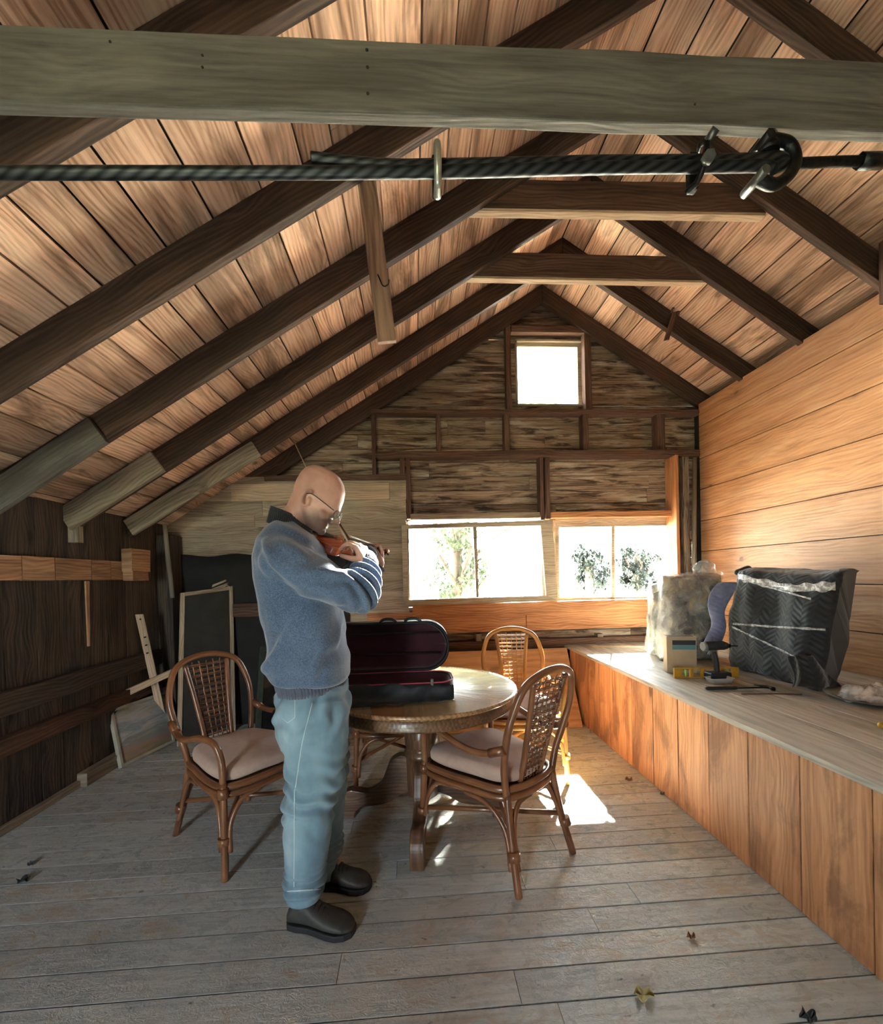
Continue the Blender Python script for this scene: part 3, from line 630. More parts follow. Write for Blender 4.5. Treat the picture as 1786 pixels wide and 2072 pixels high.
# ------------------------------------------------------------------ round pedestal table
M['oak'] = wood('golden oak veneer', (.40, .24, .125), (.31, .175, .085), (.17, .085, .04), stain=0, knots=0, rough=.22, spec=.6, vary=0., bump=.12, coat=.35)
M['oakd'] = wood('dark oak', (.19, .105, .055), (.13, .068, .036), (.07, .035, .02), stain=.2, knots=0, rough=.33, spec=.5, vary=.1, bump=.15, coat=.2)
TX, TY, TZ, TR = .02, 2.385, .712, .53
tb = empty('pedestal_table', (TX, TY, 0), label='round oak pedestal table with a glossy worn top between the rattan chairs', cat='table')
mb = MB(); mb.lathe([(.001, .690), (TR - .03, .690), (TR - .012, .694), (TR - .001, .704), (TR, .712), (TR - .006, .719), (TR - .02, TZ), (.001, TZ)], n=96); mb.build('tabletop', M['oak'], tb)
mb = MB(); mb.lathe([(TR - .06, .632), (TR - .030, .634), (TR - .022, .645), (TR - .028, .655), (TR - .020, .668), (TR - .032, .678), (TR - .03, .6895), (TR - .06, .6895)], n=96); mb.build('apron', M['oakd'], tb)
mb = MB(); mb.lathe([(.001, .631), (.12, .631), (.12, .60), (.085, .595), (.082, .575), (.098, .560), (.10, .548), (.085, .535), (.078, .52), (.094, .50), (.098, .45), (.094, .40), (.082, .385), (.09, .375), (.10, .36), (.102, .345), (.09, .335), (.092, .30), (.088, .13), (.06, .11), (.001, .11)], n=56); mb.build('pedestal', M['oakd'], tb)
def foot_poly():
    top = spline([(.06, 0, .335), (.12, 0, .345), (.175, 0, .315), (.205, 0, .25), (.235, 0, .185), (.30, 0, .145), (.36, 0, .15), (.41, 0, .155), (.455, 0, .12), (.47, 0, .06), (.462, 0, .0)], 5)
    bot = spline([(.38, 0, .0), (.375, 0, .035), (.33, 0, .065), (.27, 0, .07), (.20, 0, .085), (.14, 0, .12), (.06, 0, .15)], 5)
    return [(p.x, p.z) for p in top + bot]
fm = MB(); fm.prism(foot_poly(), lambda p, s_: (p[0], (s_ - .5) * .065, p[1])); fme = fm.mesh('foot')
for k, a in enumerate((-95, -5, 85, 175)):
    f_ = link('foot', fme, M['oakd'] if k == 0 else None, tb); f_.rotation_euler = (0, 0, math.radians(a)); bv = f_.modifiers.new('b', 'BEVEL'); bv.width = .008; bv.segments = 2; bv.limit_method = 'ANGLE'; bv.angle_limit = .9

# ------------------------------------------------------------------ rattan armchairs
def rattan(name, a, b, c):
    t = NT(name); uv = t.add('ShaderNodeUVMap').outputs[0]; n1 = t.noise(t.mapping(uv, (3, 60, 1)), 1, 4, .6); n2 = t.noise(t.mapping(uv, (5, 2, 1)), 1, 2, .5)
    t.col(t.ramp(t.math('ADD', t.math('MULTIPLY', n1, .5), t.math('MULTIPLY', n2, .5)), [(.36, c), (.5, b), (.64, a)])); t.set(rough=.3, spec=.5, coat=.25); t.bump(n1, .1, .002); return t.m
M['rat'] = rattan('brown rattan', (.30, .135, .06), (.20, .082, .036), (.10, .04, .018))
M['rat2'] = rattan('honey rattan', (.68, .36, .10), (.55, .26, .06), (.34, .14, .035))
M['cush'] = plain('pinkish beige cloth', (.50, .36, .30), .9, noise=.1, nscale=30, bump=.15, bscale=300, sheen=.2)
def make_chair(mat, label, loc, rz):
    """faces +y; origin on the floor below the seat"""
    c = empty('rattan_armchair', loc, rz, label, 'chair', None)
    r = .0155
    hoop = [(-.165, -.215, .36), (-.19, -.225, .48), (-.215, -.255, .60), (-.222, -.29, .72), (-.18, -.325, .85), (-.10, -.345, .90), (0, -.352, .915)]
    hoop = hoop + [(-x, y, z) for x, y, z in hoop[-2::-1]]
    mb = MB(); mb.tube(spline(hoop, 7), r * 1.05, 10); hp = mb.build('back_frame', mat, c)
    # two inner slats
    for s_ in (-1, 1):
        P = spline([(s_ * .072, -.215, .40), (s_ * .078, -.245, .52), (s_ * .095, -.29, .70), (s_ * .118, -.335, .873)], 7)
        mb = MB(); mb.tube(P, r * .85, 8); mb.build('back_slat', mat, c)
    # open weave: verticals and paired horizontals
    mb = MB(); ctr = spline([(0, -.215, .40), (0, -.25, .52), (0, -.298, .70), (0, -.345, .895)], 10); n = len(ctr)
    for q in range(-2, 3):
        f = q / 3.; P = [p + V((f * (.072 + .05 * (i / n) ** 1.3), .004 * math.sin(i * 2.2 + q * 3.1), 0)) for i, p in enumerate(ctr[:-1])]
        mb.tube(P, .0044, 5, flat=.6, caps=False)
    k = 0; z = .43
    while z < .875:
        for dz in (0, .0085):
            zz = z + dz; i = min(range(n), key=lambda j: abs(ctr[j].z - zz)); y = ctr[i].y + (zz - ctr[i].z) * -.2
            hw = .074 + .05 * max(0, (zz - .42) / .45) ** 1.3; P = [V((-hw + 2 * hw * j / 12, y + (.005 if (j + k) % 2 else -.005), zz)) for j in range(13)]
            mb.tube(P, .0035, 5, caps=False)
        z += .0285; k += 1
    mb.build('woven_back', mat, c)
    # seat frame: D shaped double tube
    D = [(-.165, -.205), (-.215, -.05), (-.245, .12), (-.235, .225), (-.14, .27), (0, .28), (.14, .27), (.235, .225), (.245, .12), (.215, -.05), (.165, -.205), (0, -.245)]
    mb = MB()
    for z, sc in ((.398, 1.), (.362, 1.)):
        P = spline([V((x * sc, y * sc, z)) for x, y in D], 6, True); P.append(P[0].copy()); mb.tube(P, .0155, 9, caps=False)
    P = [V((x * .97, y * .97, .405)) for x, y in D]; pts = spline(P, 4, True); mb.prism([(p.x, p.y) for p in pts], lambda p, s_: (p[0], p[1], .385 + s_ * .012))
    mb.build('seat_frame', mat, c)
    # cushion
    ring = spline([V((x * .93, y * .93 + .004, 0)) for x, y in D], 5, True); rows = []
    for z, sc in ((.412, .0), (.412, .6), (.412, .95), (.425, 1.02), (.448, 1.03), (.468, 1.0), (.480, .90), (.488, .7), (.492, .4), (.493, .0)):
        rows.append([V((p.x * sc, p.y * sc, z + .004 * math.sin(p.x * 22) * sc)) for p in ring])
    mb = MB(); mb.grid(rows, close=True); mb.build('cushion', M['cush'], c)
    # legs: main cane plus two splayed braces bound together
    for sx in (-1, 1):
        # front leg carries on up into the arm
        mb = MB(); mb.tube(spline([(sx * .262, .262, 0), (sx * .253, .25, .2), (sx * .247, .238, .42)], 5), r * 1.05, 10)
        mb.tube(spline([(sx * .262, .235, .12), (sx * .252, .215, .24), (sx * .238, .16, .325), (sx * .235, .06, .348)], 6), r * .72, 8)
        mb.tube(spline([(sx * .24, .272, .12), (sx * .228, .26, .24), (sx * .17, .262, .325), (sx * .08, .272, .348)], 6), r * .72, 8)
        mb.tube([(sx * .2555, .25, .155), (sx * .254, .249, .185)], r * 1.75, 10); mb.tube([(sx * .249, .242, .355), (sx * .248, .24, .40)], r * 1.5, 10)
        mb.build('leg', mat, c)
        mb = MB(); mb.tube(spline([(sx * .205, -.30, 0), (sx * .182, -.25, .2), (sx * .168, -.218, .38)], 5), r * 1.05, 10)
        mb.tube(spline([(sx * .205, -.262, .09), (sx * .19, -.225, .23), (sx * .205, -.14, .325), (sx * .225, -.02, .346)], 6), r * .72, 8)
        mb.tube(spline([(sx * .182, -.285, .09), (sx * .16, -.245, .23), (sx * .11, -.232, .325), (sx * .03, -.24, .346)], 6), r * .72, 8)
        mb.tube([(sx * .194, -.272, .13), (sx * .189, -.264, .165)], r * 1.75, 10)
        mb.build('leg', mat, c)
        mb = MB(); mb.tube(spline([(sx * .246, .236, .40), (sx * .250, .236, .52), (sx * .262, .20, .595), (sx * .272, .10, .605), (sx * .268, -.02, .575), (sx * .255, -.12, .562), (sx * .238, -.20, .575), (sx * .228, -.262, .60)], 6), r, 10)
        mb.tube([(sx * .240, -.19, .573), (sx * .227, -.262, .603)], r * 1.3, 10)
        mb.build('arm', mat, c)
    for sx in (-1, 1):
        mb = MB(); mb.tube([(sx * .255, .25, .195 + .012 * sx), (-sx * .188, -.26, .195 + .012 * sx)], r * .75, 8); mb.build('stretcher', mat, c)
    return c
def facing(x, y): return math.atan2(-x, y)
ch1 = make_chair(M['rat'], 'brown rattan armchair nearest the viewer, woven back half turned to us, right of table', (.37, 2.09, 0), facing(-.62, .785))
def chair_copy(label, loc, rz, mat=None, keep=None):
    c = copy_tree(ch1); c.location = loc; c.rotation_euler = (0, 0, rz); c['label'] = label
    if mat:
        for ch in c.children:
            if ch.name.split('.')[0] != 'cushion':
                ch.data = ch.data.copy(); ch.data.materials.clear(); ch.data.materials.append(mat)
    return c
for c_, g in ((chair_copy('brown rattan armchair left of the man, seat towards him, in front of the leaning pictures', (-.92, 2.315, 0), facing(.80, -.60)), 0),
              (chair_copy('honey coloured rattan armchair behind the table, its round back before the plywood panel', (.70, 2.93, 0), facing(-.10, -1), M['rat2']), 0),
              (chair_copy('rattan armchair mostly hidden behind the instrument case and the standing man', (-.16, 2.92, 0), facing(.12, -1)), 0)): pass
for o in list(C.objects):
    if o.name.startswith('rattan_armchair'): o['group'] = 'rattan armchairs round the table'

# ------------------------------------------------------------------ violin case on the table
M['case'] = plain('black case shell', (.012, .010, .013), .55, noise=.3, nscale=20)
M['wine'] = plain('dark burgundy plush', (.04, .006, .014), .95, sheen=.4, noise=.3, nscale=25)
M['piping'] = plain('pink piping', (.45, .05, .10), .6)
M['bagcloth'] = plain('black rain cover cloth', (.02, .027, .03), .4, bump=.4, bscale=25, noise=.3)
cx0 = at(690, 1380, 2.35).x - .28; cx1 = at(914, 1380, 2.30).x; cyF, cyB = 2.13, 2.40
cs = empty('violin_case', ((cx0 + cx1) / 2, 2.27, TZ), label='open black oblong violin case with burgundy lining on the round table', cat='instrument case')
def P_(mbx, name, mat, parent=cs, bevel=0.):
    ob = mbx.build(name, mat, parent, bevel=bevel); ob.matrix_parent_inverse = Matrix.Translation(-V(parent.location)) if parent.type == 'EMPTY' else Matrix(); return ob
def round_rect(x0, x1, y0, y1, r, n=8):
    out = []
    for cx, cy, a in ((x1 - r, y1 - r, 0), (x0 + r, y1 - r, 90), (x0 + r, y0 + r, 180), (x1 - r, y0 + r, 270)):
        for k in range(n + 1): an = math.radians(a + 90 * k / n); out.append((cx + r * math.cos(an), cy + r * math.sin(an)))
    return out
rr = round_rect(cx0, cx1, cyF, cyB, .085)
def shell(zs_, sc_in=.012, zf=.02):
    mb = MB(); rows = []
    c = ((cx0 + cx1) / 2, (cyF + cyB) / 2)
    ins = lambda d: [(x - math.copysign(min(abs(x - c[0]), d), x - c[0]), y - math.copysign(min(abs(y - c[1]), d), y - c[1])) for x, y in rr]
    z0, z1 = zs_
    prof = [(.12, z0 + zf), (.02, z0 + zf)] if False else []
    rows = [[V((x, y, z0)) for x, y in ins(.10)], [V((x, y, z0)) for x, y in ins(.01)], [V((x, y, z0 + .012)) for x, y in rr], [V((x, y, z1)) for x, y in rr], [V((x, y, z1)) for x, y in ins(sc_in)], [V((x, y, z0 + zf)) for x, y in ins(sc_in)], [V((x, y, z0 + zf)) for x, y in ins(.11)]]
    mb.grid(rows, close=True); n = len(rr); mb.face(list(range(n))[::-1]); mb.face([6 * n + i for i in range(n)]); return mb, ins
mb, ins = shell((TZ + .006, TZ + .085)); base_ = P_(mb, 'case_body', M['case'])
mb = MB(); mb.tube([V((x, y, TZ + .086)) for x, y in rr + rr[:1]], .0032, 6, caps=False); q = mb.build('rim_piping', M['piping'], base_)
mb = MB(); il = ins(.016); n = len(il); rows = [[V((x, y, TZ + .08)) for x, y in il], [V((x, y, TZ + .04)) for x, y in ins(.024)], [V((x, y, TZ + .035)) for x, y in ins(.12)]]; mb.grid(rows, close=True); mb.face([2 * n + i for i in range(n)]); mb.build('lining', M['wine'], base_, fix=False)
# lid standing open at the back, hinge along y=cyB, hollow towards the viewer
lh = .272; lt = .085
def lidP(x, h, d):     # h up the lid, d thickness away
    an = math.radians(99); return V((x, cyB + .004 + math.cos(an) * -h * 1 + d * .98, TZ + .088 + math.sin(an) * h + d * .1))
lr = round_rect(cx0, cx1, 0, lh, .125, 10); lc = ((cx0 + cx1) / 2, lh / 2)
lin = lambda d: [(x - math.copysign(min(abs(x - lc[0]), d), x - lc[0]), y - math.copysign(min(abs(y - lc[1]), d), y - lc[1])) for x, y in lr]
mb = MB(); rows = [[lidP(x, h, lt) for x, h in lin(.09)], [lidP(x, h, lt) for x, h in lin(.012)], [lidP(x, h, lt - .012) for x, h in lr], [lidP(x, h, 0) for x, h in lr], [lidP(x, h, 0) for x, h in lin(.01)], [lidP(x, h, lt - .03) for x, h in lin(.012)], [lidP(x, h, lt - .022) for x, h in lin(.10)]]
mb.grid(rows, close=True); n = len(lr); mb.face(list(range(n))); mb.face([6 * n + i for i in range(n)]); lid = P_(mb, 'case_lid', M['case'])
mb = MB(); rows = [[lidP(x, h, .012) for x, h in lin(.014)], [lidP(x, h, lt - .034) for x, h in lin(.022)], [lidP(x, h, lt - .03) for x, h in lin(.11)]]; mb.grid(rows, close=True); mb.face([2 * n + i for i in range(n)]); mb.build('lid_lining', M['wine'], lid, fix=False)
for h_ in (.09, .205):
    mb = MB(); mb.tube([lidP(cx0 + .04, h_, .03), lidP(cx1 - .05, h_, .03)], .006, 8); mb.build('bow_rail', M['case'], lid)
mb = MB(); hx = cx1 - .34
for dx in (0, .14): mb.tube(spline([lidP(hx + dx - .05, lh - .002, .02), lidP(hx + dx - .03, lh + .016, .02), lidP(hx + dx + .02, lh + .016, .02), lidP(hx + dx + .045, lh - .002, .02)], 5), .008, 8)
mb.build('handle_loop', M['bagcloth'], lid)
# loose cover flap hanging out at the front
mb = MB(); rows = []
x0_, x1_ = cx0 + .02, cx1 - .005
for i, (dy, z) in enumerate([(.004, .085), (-.010, .078), (-.018, .045), (-.03, .015), (-.06, .006), (-.105, .007)]):
    rows.append([V((x0_ + (x1_ - x0_) * k / 40, cyF + dy * (1.3 - .75 * (k / 40) ** 1.5) + .006 * math.sin(k * .9 + i), TZ + .003 + z - (.02 * (k > 28) * (i == 0)) + (.007 * math.sin(k * .75 + i * 1.3) * (1 if 0 < i < 5 else .1) if z > .02 else .003 * math.sin(k * 1.4 + i)))) for k in range(41)])
rows[-1] = [V((p.x, p.y, max(p.z, TZ + .004))) for p in rows[-1]]; rows[-2] = [V((p.x, p.y, max(p.z, TZ + .005))) for p in rows[-2]]
mb.grid(rows); fl = mb.build('cover_flap', M['bagcloth'], cs, fix=False); fl.matrix_parent_inverse = Matrix.Translation(-V(cs.location)); sd = fl.modifiers.new('s', 'SOLIDIFY'); sd.thickness = .002; sb = fl.modifiers.new('sub', 'SUBSURF'); sb.levels = 1; sb.render_levels = 1
mb = MB(); mb.box((cx1 - .12, cyF - .004, TZ + .015), (cx1 - .105, cyF + .006, TZ + .105), 2); P_(mb, 'latch', M['steel'], cs, .002)

# ------------------------------------------------------------------ things leaning in the left corner
# screen frame
def lean_frame(name, q, wd, th, mat, inner, inmat, label, cat, innm='panel'):
    """q: four 3d corners tl,tr,br,bl"""
    tl, tr, br, bl = q; ex = (tr - tl).normalized(); ez = (tl - bl).normalized(); nn = ex.cross(ez).normalized()
    mb = MB(); 
    for a, b, w_ in ((bl, tl, ex), (br, tr, -ex)): mb.board(a + w_ * wd / 2, b + w_ * wd / 2, w_ * wd, nn * th)
    mb.board(tl + ex * wd - ez * wd / 2, tr - ex * wd - ez * wd / 2, ez * wd, nn * th); mb.board(bl + ex * wd + ez * wd / 2, br - ex * wd + ez * wd / 2, ez * wd, nn * th)
    o = tag(mb.build(name, mat, bevel=.002), label, cat)
    mb = MB(); c = (tl + tr + br + bl) / 4
    mb.board((tl + tr) / 2 - ez * wd * .8, (bl + br) / 2 + ez * wd * .8, ex * ((tr - tl).length - wd * 1.6), nn * inner); mb.build(innm, inmat, o); return o
M['screen'] = plain('dark fly screen', (.035, .038, .034), .7, noise=.3, nscale=8)
bl = atz(358, 1512) ; brr = atz(476, 1478); tl = at(365, 1200, bl.y + .16); tr = at(470, 1186, brr.y + .14)
bl.z = brr.z = .004
lean_frame('screen_frame', [tl, tr, brr, bl], .032, .022, M['sash'], .004, M['screen'], 'tall pale wooden frame with dark screen leaning in the left corner', 'screen', 'screen_mesh')
a = at(441, 1200, tr.y + .01); mb = MB(); mb.board(at(430, 1196, tr.y), at(462, 1182, tr.y), (0, .05, .0), (.004, 0, .03), jit=.006); mb.board(at(432, 1186, tr.y), at(458, 1175, tr.y), (0, .04, 0), (0, 0, .02), jit=.006); mb.tube(spline([at(455, 1184, tr.y - .02), at(466, 1190, tr.y - .022), at(469, 1215, tr.y - .02)], 4), .006, 6)
tag(mb.build('wood_scrap', M['sash']), 'splintered wood scrap lying on top of the tall screen frame', 'wood scrap')
# green sash behind the man
M['green'] = plain('dark green paint', (.028, .05, .04), .5, noise=.3, nscale=20); M['dkglass'] = plain('dark glass', (.01, .014, .014), .08, spec=.8)
b1, b2 = atz(515, 1500), atz(640, 1470); t1, t2 = at(525, 1308, b1.y + .2), at(645, 1300, b2.y + .2); b1.z = b2.z = .004
lean_frame('glazed_door_panel', [t1, t2, b2, b1], .045, .03, M['green'], .005, M['dkglass'], 'dark green window sash leaning against the black sheeting behind the man', 'window sash', 'pane')
# painting
def painting_mat():
    t = NT('faded landscape painting'); uv = t.add('ShaderNodeTexCoord').outputs['Generated']; n = t.noise(t.mapping(uv, (1.5, 1.5, 5)), 1.3, 5, .6, .8)
    sep = t.add('ShaderNodeSeparateXYZ'); t.l(uv, sep.inputs[0]); f = t.math('ADD', t.math('MULTIPLY', sep.outputs[2], .6), t.math('MULTIPLY', n, .5))
    t.col(t.ramp(f, [(.2, (.16, .19, .11)), (.34, (.34, .25, .20)), (.44, (.22, .27, .27)), (.54, (.46, .50, .50)), (.62, (.22, .30, .34)), (.72, (.45, .48, .50)), (.85, (.24, .26, .18))])); t.set(rough=.5); return t.m
M['paint'] = painting_mat()
bl = atz(243, 1556); br = atz(352, 1502); bl.z = br.z = .004; tl = at(220, 1437, bl.y + .03); tr = at(345, 1399, br.y + .06)
tl = V((bl.x - .07, bl.y + .10, 0)) ; tl = at(220, 1437, tl.y); tr = at(343, 1396, br.y + .12)
w_ = (br - bl); tr = tl + w_ * ((tr - tl).length / w_.length)
lean_frame('framed_painting', [tl, tr, br, bl], .022, .03, plain('silver grey frame', (.52, .50, .40), .5, noise=.3), .012, M['paint'], 'small faded landscape painting in a pale frame leaning by the left wall', 'painting', 'canvas')
# wooden cross of two battens
a, b = at(282, 1243, 3.58), at(318, 1405, 3.70); cr = MB(); d_ = b - a; b = a + d_ * ((a.z - .01) / -d_.z)
b.y = min(b.y, 3.78); cr.board(a, b, (.05, .02, 0), (-.008, .02, 0)); p_, q_ = at(243, 1408, 3.385), at(348, 1360, 3.70); dq = (q_ - p_).normalized(); cr.board(p_, q_, V((0, 0, .052)), dq.cross(V((0, 0, 1))) * .02)
cro = tag(cr.build('batten_cross', M['pale'], bevel=.002), 'two pale battens nailed in a cross, standing behind the small painting', 'battens')
def disc(name, c, r, mat, parent, n=10, th=.003):
    mb = MB(); mb.tube([c, c + V((0, -th, 0))], r, n); return mb.build(name, mat, parent)
disc('hole', at(284, 1253, 3.565), .007, M['tar'], cro); disc('hole', at(251, 1401, 3.385), .007, M['tar'], cro)
for k in range(5):
    mb = MB(); p = at(291 + k * 1.2, 1290 + k * 8, 3.565 + k * .004); mb.board(p, p + V((.018, 0, .004 * (-1) ** k)), (0, 0, .012), (0, .002, 0)); mb.build('stamp_mark', M['tar'], cro) if k in (0, 2, 4) else None

# ------------------------------------------------------------------ the man
from mathutils import noise as mnoise
from mathutils.bvhtree import BVHTree
def blob(mb, a, b, ra, rb, n=16, rings=5, squash=None):
    """closed tapered capsule"""
    a, b = V(a), V(b); t = (b - a); L = t.length; t = t / L if L > 1e-6 else V((0, 0, 1))
    x = t.cross(V((0, 0, 1)) if abs(t.z) < .9 else V((1, 0, 0))).normalized(); y = t.cross(x)
    if squash: x = V(squash[0]).normalized(); x = (x - t * x.dot(t)).normalized(); y = t.cross(x); ky = squash[1]
    else: ky = 1
    prof = []
    for i in range(rings + 1): an = -PI / 2 + PI / 2 * i / rings; prof.append((a + t * (ra * math.sin(an)), ra * math.cos(an)))
    for i in range(rings + 1): an = PI / 2 * i / rings; prof.append((b + t * (rb * math.sin(an)), rb * math.cos(an)))
    base = len(mb.v)
    for c, r in prof:
        r = max(r, 1e-4)
        for k in range(n): an = 2 * PI * k / n; mb.v.append(c + x * r * math.cos(an) + y * r * ky * math.sin(an))
    for i in range(len(prof) - 1):
        for k in range(n): k2 = (k + 1) % n; mb.face((base + i * n + k, base + i * n + k2, base + (i + 1) * n + k2, base + (i + 1) * n + k), sm=True)
    mb.face([base + k for k in range(n)][::-1]); mb.face([base + (len(prof) - 1) * n + k for k in range(n)])
def loft(mb, rings, n=28, p=2.2):
    """rings: (centre, xaxis, yaxis, rx, ry) closed loft"""
    base = len(mb.v)
    for c, ax, ay, rx, ry in rings:
        for k in range(n):
            a = 2 * PI * k / n; ca, sa = math.cos(a), math.sin(a); q = (abs(ca) ** p + abs(sa) ** p) ** (-1 / p)
            mb.v.append(V(c) + V(ax) * rx * ca * q + V(ay) * ry * sa * q)
    for i in range(len(rings) - 1):
        for k in range(n): k2 = (k + 1) % n; mb.face((base + i * n + k, base + i * n + k2, base + (i + 1) * n + k2, base + (i + 1) * n + k), sm=True)
    mb.face([base + k for k in range(n)][::-1]); mb.face([base + (len(rings) - 1) * n + k for k in range(n)])
def chain(mb, pts, rs, **k):
    for i in range(len(pts) - 1): blob(mb, pts[i], pts[i + 1], rs[i], rs[i + 1], **k)
def remesh(mb, name, vox, smooth=4, disp=None, fac=.5):
    me = mb.mesh(name + '_src'); o = bpy.data.objects.new(name + '_src', me); C.objects.link(o)
    r = o.modifiers.new('r', 'REMESH'); r.mode = 'VOXEL'; r.voxel_size = vox; r.adaptivity = 0
    if smooth: sm = o.modifiers.new('s', 'SMOOTH'); sm.iterations = smooth; sm.factor = fac
    dg = bpy.context.evaluated_depsgraph_get(); dg.update(); out = bpy.data.meshes.new_from_object(o.evaluated_get(dg)); out.name = name
    bpy.data.objects.remove(o); bpy.data.meshes.remove(me)
    if disp:
        n = len(out.vertices); co_ = np.zeros(n * 3); out.vertices.foreach_get('co', co_); nr = np.zeros(n * 3); out.vertices.foreach_get('normal', nr); co_ = co_.reshape(-1, 3); nr = nr.reshape(-1, 3)
        d = disp(co_, nr); co_ += nr * d[:, None]; out.vertices.foreach_set('co', co_.ravel())
    out.polygons.foreach_set('use_smooth', [True] * len(out.polygons)); out.materials.clear(); out.update(); return out
def nz(co_, sc, off=0., oct=2):
    return np.array([mnoise.fractal(V((c[0] * sc[0] + off, c[1] * sc[1], c[2] * sc[2])), 1., 2., oct) for c in co_])

def skin_mat():
    t = NT('skin'); tc = t.add('ShaderNodeTexCoord').outputs['Object']; n = t.noise(tc, 14, 4, .6); c = t.ramp(n, [(.35, (.47, .25, .18)), (.65, (.56, .32, .235))])
    ta_ = math.radians(26); ho = at(641, 1010, 1.775); hu = V((math.sin(ta_), 0, math.cos(ta_))); hf = V((math.cos(ta_), 0, -math.sin(ta_)))
    jw = ho + hf * .045 - hu * .112 ; dn = t.add('ShaderNodeVectorMath', operation='DISTANCE'); t.l(tc, dn.inputs[0]); dn.inputs[1].default_value = tuple(jw)
    f = t.ramp(t.math('ADD', dn.outputs['Value'], t.math('MULTIPLY', t.noise(tc, 30, 3, .6), .03)), [(.085, (1, 1, 1)), (.12, (0, 0, 0))]); st = t.noise(tc, 420, 2, .7)
    c = t.mix(t.math('MULTIPLY', f, t.math('ADD', .45, t.math('MULTIPLY', st, .6))), c, (.12, .085, .075)); t.col(c); t.set(rough=.45, spec=.4, sss=.1); t.b.inputs['Subsurface Radius'].default_value = (.02, .008, .004); t.bump(st, .08, .002); return t.m
M['skin'] = skin_mat()
def knit_mat():
    t = NT('slate blue knit'); tc = t.add('ShaderNodeTexCoord').outputs['Object']; n = t.noise(tc, 230, 2, .6); b_ = t.noise(tc, 9, 3, .5)
    t.col(t.ramp(t.math('ADD', t.math('MULTIPLY', n, .7), t.math('MULTIPLY', b_, .3)), [(.38, (.045, .07, .12)), (.62, (.105, .15, .235))])); t.set(rough=.95, sheen=.5, spec=.2); t.bump(n, .4, .003); return t.m
M['knit'] = knit_mat(); M['rib'] = plain('slate blue ribbing', (.075, .085, .13), .95, noise=.3, nscale=180, sheen=.3)
M['collar'] = plain('black ribbed collar', (.012, .016, .018), .9, noise=.4, nscale=90, sheen=.2, bump=.5, bscale=160)
def denim_mat():
    t = NT('light blue denim'); tc = t.add('ShaderNodeTexCoord').outputs['Object']; n = t.noise(tc, 160, 2, .7); b_ = t.noise(t.mapping(tc, (1, 1, .4)), 6, 4, .55)
    c = t.ramp(b_, [(.35, (.10, .175, .24)), (.55, (.185, .29, .36)), (.7, (.28, .39, .46))]); c = t.mix(t.math('MULTIPLY', n, .25), c, (.12, .19, .25)); t.col(c); t.set(rough=.85, sheen=.15, spec=.25); t.bump(n, .25, .002); return t.m
M['denim'] = denim_mat()
M['shoe'] = plain('worn dark leather', (.055, .055, .05), .55, noise=.4, nscale=18, bump=.2); M['sole'] = plain('black rubber', (.02, .02, .022), .7)

man = empty('person', (-.40, 1.75, 0), label='standing man in a blue sweater and jeans, head bowed, playing a violin', cat='person')
def child(me, name, mat, parent=man):
    o = link(name, me, mat, parent); r = parent
    while r.parent: r = r.parent
    if parent is man: o.matrix_parent_inverse = Matrix.Translation(-V(man.location))
    return o
# --- skeleton
sho_r = at(572, 1128, 1.62); elb_r = at(728, 1203, 1.60); wri_r = at(741, 1133, 1.735)
sho_l = at(600, 1118, 1.93); elb_l = at(692, 1188, 2.08); wri_l = at(744, 1122, 2.16)
hip = at(634, 1385, 1.775); chest = at(592, 1150, 1.775); nbase = at(588, 1062, 1.775)
HO = at(641, 1010, 1.775); ta = math.radians(26); HU = V((math.sin(ta), 0, math.cos(ta))); HF = V((math.cos(ta), .0, -math.sin(ta))); HS = V((0, 1, 0))
ank_r = at(606, 1835, 1.675); kne_r = at(622, 1630, 1.675); ank_l = at(672, 1785, 1.88); kne_l = at(670, 1605, 1.885)
hj_r = at(634, 1430, 1.69); hj_l = at(640, 1425, 1.86)
# --- body
mb = MB()
secs = [(.126, -.045, .020, .030), (.117, -.070, .050, .053), (.098, -.090, .074, .066), (.070, -.1, .092, .0745), (.035, -.103, .1, .078), (.005, -.1, .1015, .0775), (-.012, -.094, .098, .0755), (-.032, -.084, .087, .072), (-.052, -.070, .086, .069), (-.072, -.052, .086, .064), (-.088, -.034, .083, .058), (-.104, -.010, .083, .048), (-.116, .018, .079, .034), (-.121, .035, .070, .020)]
loft(mb, [(HO + HU * z + HF * (b + f) / 2, HF, HS, (f - b) / 2, w_) for z, b, f, w_ in secs], p=2.25)
hp_ = lambda f, s_, u: HO + HF * f + HS * s_ + HU * u
blob(mb, hp_(.088, 0, -.012), hp_(.112, 0, -.052), .009, .0125); blob(mb, hp_(.098, .010, -.056), hp_(.10, -.010, -.056), .0085, .0085); blob(mb, hp_(.084, 0, -.066), hp_(.104, 0, -.06), .008, .006)
for s_ in (-1, 1):
    blob(mb, hp_(.093, s_ * .012, .000), hp_(.080, s_ * .045, -.001), .0105, .009)       # brow
    blob(mb, hp_(.072, s_ * .031, -.024), hp_(.073, s_ * .033, -.027), .0135, .0135)     # eye
    blob(mb, hp_(.062, s_ * .042, -.052), hp_(.052, s_ * .05, -.045), .021, .018)        # cheek
    for q in range(9):                                                                   # ear rim
        a0, a1 = math.radians(-115 + q * 32), math.radians(-115 + (q + 1) * 32)
        P = lambda a: hp_(-.014 - .017 * math.cos(a) * 1.0, s_ * (.080 + .008 * (1 + math.cos(a))), -.018 + .033 * math.sin(a) * -1)
        if q < 8: blob(mb, P(a0), P(a1), .006, .006, n=8, rings=2)
    blob(mb, hp_(-.006, s_ * .078, -.018), hp_(-.004, s_ * .078, -.034), .009, .009, n=10)
blob(mb, hp_(.079, -.016, -.078), hp_(.079, .016, -.078), .0075, .0075); blob(mb, hp_(.079, -.013, -.090), hp_(.079, .013, -.090), .0075, .0075)
